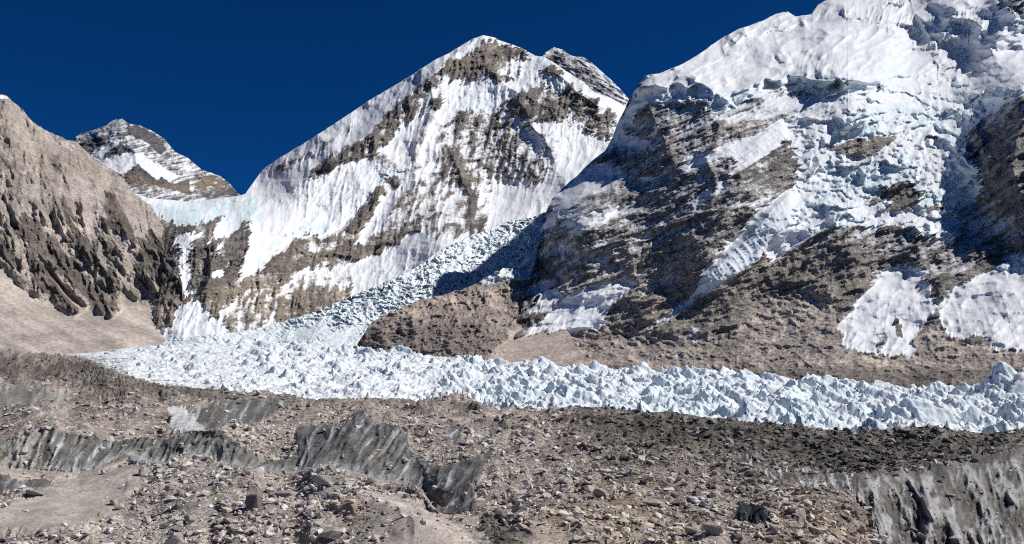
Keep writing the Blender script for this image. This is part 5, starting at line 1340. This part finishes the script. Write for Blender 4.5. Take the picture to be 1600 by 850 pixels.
protos = [boulder_mesh(400 + q, 13, 3.2, c_) for q, c_ in enumerate([(0.38, 0.33, 0.30), (0.30, 0.265, 0.24), (0.43, 0.39, 0.36), (0.24, 0.21, 0.19), (0.34, 0.32, 0.30), (0.40, 0.34, 0.31), (0.20, 0.185, 0.17), (0.36, 0.31, 0.27)])]
used = [False] * len(protos)
labels = {
    'bank': 'angular boulder in the crowded pale rubble bank in front of the dark ice wall',
    'slope': 'loose angular boulder on the open brown stony slope',
    'bench': 'angular boulder on the level stony bench behind the long dark ice wall',
    'mound': 'angular boulder on the stony mound behind the finned ice face',
    'ridge': 'small boulder on the dark rubble ridge edging the glacier',
}
count = 0; taken = [(s[0], s[1], s[2]) for s in special]
while count < 260:
    zone = random.choices(['bank', 'slope', 'mound', 'bench', 'ridge'], [95, 95, 35, 20, 15])[0]
    if zone == 'bank': u_, v_ = random.uniform(190, 680), random.uniform(735, 848)
    elif zone == 'slope': u_, v_ = random.uniform(760, 1330), random.uniform(705, 848)
    elif zone == 'mound': u_, v_ = random.uniform(630, 900), random.uniform(640, 700)
    elif zone == 'bench': u_, v_ = random.uniform(90, 450), random.uniform(635, 672)
    else: u_, v_ = random.uniform(950, 1590), random.uniform(668, 715)
    p_, d_, i_, j_ = ground_point(u_, v_)
    if abs(V[i_, j_] - v_) > 1.5 or Iid[i_, j_] or S_[i_, j_] > 0.35 or (172 < i_ < 186): continue
    if zone == 'bank' and d_ > 165 or zone == 'bench' and d_ < 187 or zone == 'mound' and d_ < 185: continue
    px_ = {'bank': 9, 'slope': 8, 'mound': 6, 'bench': 6, 'ridge': 5}[zone] * (0.75 + random.paretovariate(3.2) * 0.5)
    px_ = min(px_, 22)
    if any(abs(u_ - a_) < (px_ + c_) * 0.5 and abs(v_ - b_) < (px_ + c_) * 0.4 for a_, b_, c_ in taken): continue
    taken.append((u_, v_, px_))
    k_ = random.randrange(len(protos))
    if zone == 'ridge': k_ = random.choice([3, 6, 1, 4])
    if used[k_]:
        o = protos[k_].copy(); col.objects.link(o)
    else:
        o = protos[k_]; used[k_] = True
    put_boulder(o, u_, v_, px_, random.uniform(0, 6.28), 0.3, (random.uniform(-0.4, 0.4), random.uniform(-0.4, 0.4)))
    tag(o, labels[zone], 'boulder', 'boulders on the moraine'); count += 1

# ------------------------------------------------------------------ people on the mound
def plain(name, c, rough=0.8):
    m, nt, b = nodes_of(name)
    tx = node(nt, 'ShaderNodeTexNoise'); tx.inputs['Scale'].default_value = 9
    nt.links.new(mixc(nt, tx.outputs['Fac'], [x * 0.8 for x in c], [min(1, x * 1.2) for x in c]), b.inputs['Base Color'])
    b.inputs['Roughness'].default_value = rough
    return m


skin = plain('skin', (0.40, 0.25, 0.18)); hair = plain('dark_hat', (0.03, 0.03, 0.035))
cloth = {k: plain(k + '_cloth', c) for k, c in {'black': (0.02, 0.022, 0.026), 'navy': (0.02, 0.035, 0.09), 'red': (0.35, 0.05, 0.05), 'white': (0.72, 0.70, 0.76), 'violet': (0.25, 0.2, 0.42), 'grey': (0.10, 0.10, 0.11), 'blue': (0.05, 0.12, 0.32)}.items()}


def person(u, v, jacket, legs, label, turn, step_=0.0, arm=0.0, h=1.74):
    J = {'pelvis': (0, 0, 0.95), 'waist': (0, 0, 1.08), 'chest': (0, 0.01, 1.30), 'neck': (0, 0, 1.46), 'chin': (0, -0.01, 1.54), 'head': (0, -0.01, 1.66), 'crown': (0, 0, 1.74),
         'hl': (0.10, 0, 0.90), 'kl': (0.11, -0.04 - step_ * 0.5, 0.50), 'al': (0.11, step_ * 0.6, 0.09), 'tl': (0.12, step_ * 0.6 - 0.17, 0.04),
         'hr': (-0.10, 0, 0.90), 'kr': (-0.11, -0.02 + step_ * 0.3, 0.50), 'ar': (-0.11, -step_ * 0.6, 0.09), 'tr': (-0.12, -step_ * 0.6 - 0.17, 0.04),
         'sl': (0.20, 0, 1.40), 'el': (0.27, 0.03 - arm * 0.1, 1.13), 'wl': (0.27, -0.08 - arm * 0.25, 0.90 + arm * 0.25), 'fl': (0.27, -0.13 - arm * 0.3, 0.82 + arm * 0.3),
         'sr': (-0.20, 0, 1.40), 'er': (-0.27, 0.03, 1.13), 'wr': (-0.27, -0.06, 0.90), 'fr': (-0.27, -0.09, 0.82)}
    rad = dict(pelvis=.17, waist=.16, chest=.19, neck=.07, chin=.08, head=.115, crown=.07, hl=.11, kl=.075, al=.055, tl=.045, hr=.11, kr=.075, ar=.055, tr=.045, sl=.085, el=.06, wl=.045, fl=.035, sr=.085, er=.06, wr=.045, fr=.035)
    E = 'pelvis-waist waist-chest chest-neck neck-chin chin-head head-crown pelvis-hl hl-kl kl-al al-tl pelvis-hr hr-kr kr-ar ar-tr chest-sl sl-el el-wl wl-fl chest-sr sr-er er-wr wr-fr'.split()
    names = list(J); me = bpy.data.meshes.new('body')
    me.from_pydata([J[k] for k in names], [tuple(names.index(q) for q in e.split('-')) for e in E], [])
    tmp = bpy.data.objects.new('body', me); col.objects.link(tmp)
    tmp.modifiers.new('s', 'SKIN'); sd_ = me.skin_vertices[0].data
    for i_, k in enumerate(names): sd_[i_].radius = (rad[k], rad[k]); sd_[i_].use_root = (k == 'pelvis')
    ss = tmp.modifiers.new('d', 'SUBSURF'); ss.levels = ss.render_levels = 1
    dg_ = bpy.context.evaluated_depsgraph_get()
    out = bpy.data.meshes.new_from_object(tmp.evaluated_get(dg_))
    bpy.data.objects.remove(tmp)
    out.materials.clear()
    for m_ in (cloth[jacket], cloth[legs], skin, hair): out.materials.append(m_)
    for pg in out.polygons:
        x, y, z = pg.center
        pg.material_index = 3 if z > 1.68 or (z > 1.58 and y > 0.03) else 2 if z > 1.47 or (abs(x) > 0.2 and z < 0.87) else 3 if z < 0.10 else 0 if z > 0.93 or abs(x) > 0.22 else 1
        pg.use_smooth = True
    o = bpy.data.objects.new('person', out); col.objects.link(o)
    p, d, _, _ = ground_point(u, v)
    o.location = (p[0], p[1] - 0.3, p[2] - 0.02); o.rotation_euler = (0, 0, turn); o.scale = (h / 1.74,) * 3
    tag(o, label, 'person', 'people gathered on the mound')
    return o


folk = [(662.5, 624.5, 'black', 'grey', 'person in dark clothes, outermost at the left end of the group on the mound', 0.6), (667.5, 623.5, 'grey', 'black', 'person in dark grey standing second from the left end of the group', -0.4),
        (675.5, 622.5, 'black', 'black', 'person all in black standing apart between the left pair and the reddish boulder', 2.0), (687.5, 619.5, 'grey', 'black', 'person in dark grey by the left foot of the reddish boulder, farther from it', 0.2),
        (691.5, 618.5, 'red', 'black', 'person in a dark red jacket right beside the reddish boulder', 1.5), (698.5, 616.6, 'black', 'navy', 'person in black standing tallest just behind the reddish boulder', 0.0),
        (709.0, 617.0, 'white', 'grey', 'person in a pale jacket just right of the reddish boulder', 3.0), (715.0, 618.0, 'violet', 'black', 'person in a violet jacket beside the one in a pale jacket', -1.2),
        (722.0, 619.5, 'blue', 'black', 'person in a blue jacket right of the one in violet', 0.9), (730.0, 622.0, 'black', 'black', 'person in black, outermost at the right end of the group', -0.7),
        (702.0, 641.0, 'black', 'grey', 'lone person in dark clothes on the rubble below the group', 0.3)]
for q, (u_, v_, a_, b_, l_, tn) in enumerate(folk):
    person(u_, v_, a_, b_, l_, tn, 0.12 * (q % 3), 0.5 * (q % 2), 1.66 + 0.03 * (q % 5))

# ------------------------------------------------------------------ light, sky, camera
sun = bpy.data.lights.new('sun', 'SUN'); sun.energy = 4.7; sun.angle = math.radians(0.53); sun.color = (1.0, 0.965, 0.92)
so = bpy.data.objects.new('sun', sun); col.objects.link(so)
from mathutils import Vector
ld = Vector((math.sin(SUN_AZ) * math.cos(SUN_EL), math.cos(SUN_AZ) * math.cos(SUN_EL), math.sin(SUN_EL)))
so.rotation_euler = ld.to_track_quat('Z', 'Y').to_euler()
so.location = (300, -200, 900)

world = bpy.data.worlds.new('World'); scene.world = world; world.use_nodes = True
wn = world.node_tree
for n_ in list(wn.nodes): wn.nodes.remove(n_)
wo = wn.nodes.new('ShaderNodeOutputWorld'); bg = wn.nodes.new('ShaderNodeBackground'); sky = wn.nodes.new('ShaderNodeTexSky')
sky.sky_type = 'NISHITA'; sky.sun_disc = False; sky.sun_elevation = SUN_EL; sky.sun_rotation = SUN_AZ
sky.altitude = 5300; sky.air_density = 1.0; sky.dust_density = 0.0; sky.ozone_density = 4.0
bg.inputs['Strength'].default_value = 0.1
geo_w = wn.nodes.new('ShaderNodeNewGeometry'); sep = wn.nodes.new('ShaderNodeSeparateXYZ'); wn.links.new(geo_w.outputs['Normal'], sep.inputs[0])
mrw = wn.nodes.new('ShaderNodeMapRange'); mrw.inputs[1].default_value = 0.10; mrw.inputs[2].default_value = 0.42; wn.links.new(sep.outputs['Z'], mrw.inputs[0])
tint = mixc(wn, 1.0, sky.outputs[0], mixc(wn, mrw.outputs[0], (0.02, 0.235, 0.49), (0.02, 0.13, 0.21)), 'MULTIPLY')
wn.links.new(tint, bg.inputs['Color']); wn.links.new(bg.outputs[0], wo.inputs[0])

cam = bpy.data.cameras.new('camera'); cam.sensor_width = 36; cam.lens = 36 * F / 1600; cam.clip_start = 0.5; cam.clip_end = 60000
co_ = bpy.data.objects.new('camera', cam); col.objects.link(co_)
co_.rotation_euler = (math.pi / 2 + PITCH, 0, 0)
scene.camera = co_
scene.view_settings.view_transform = 'Standard'; scene.view_settings.look = 'None'; scene.view_settings.gamma = 1.0; scene.view_settings.exposure = 0.0
scene.view_settings.use_curve_mapping = False

scene.render.engine = 'CYCLES'
scene.cycles.use_denoising = False
scene.cycles.filter_width = 1.1
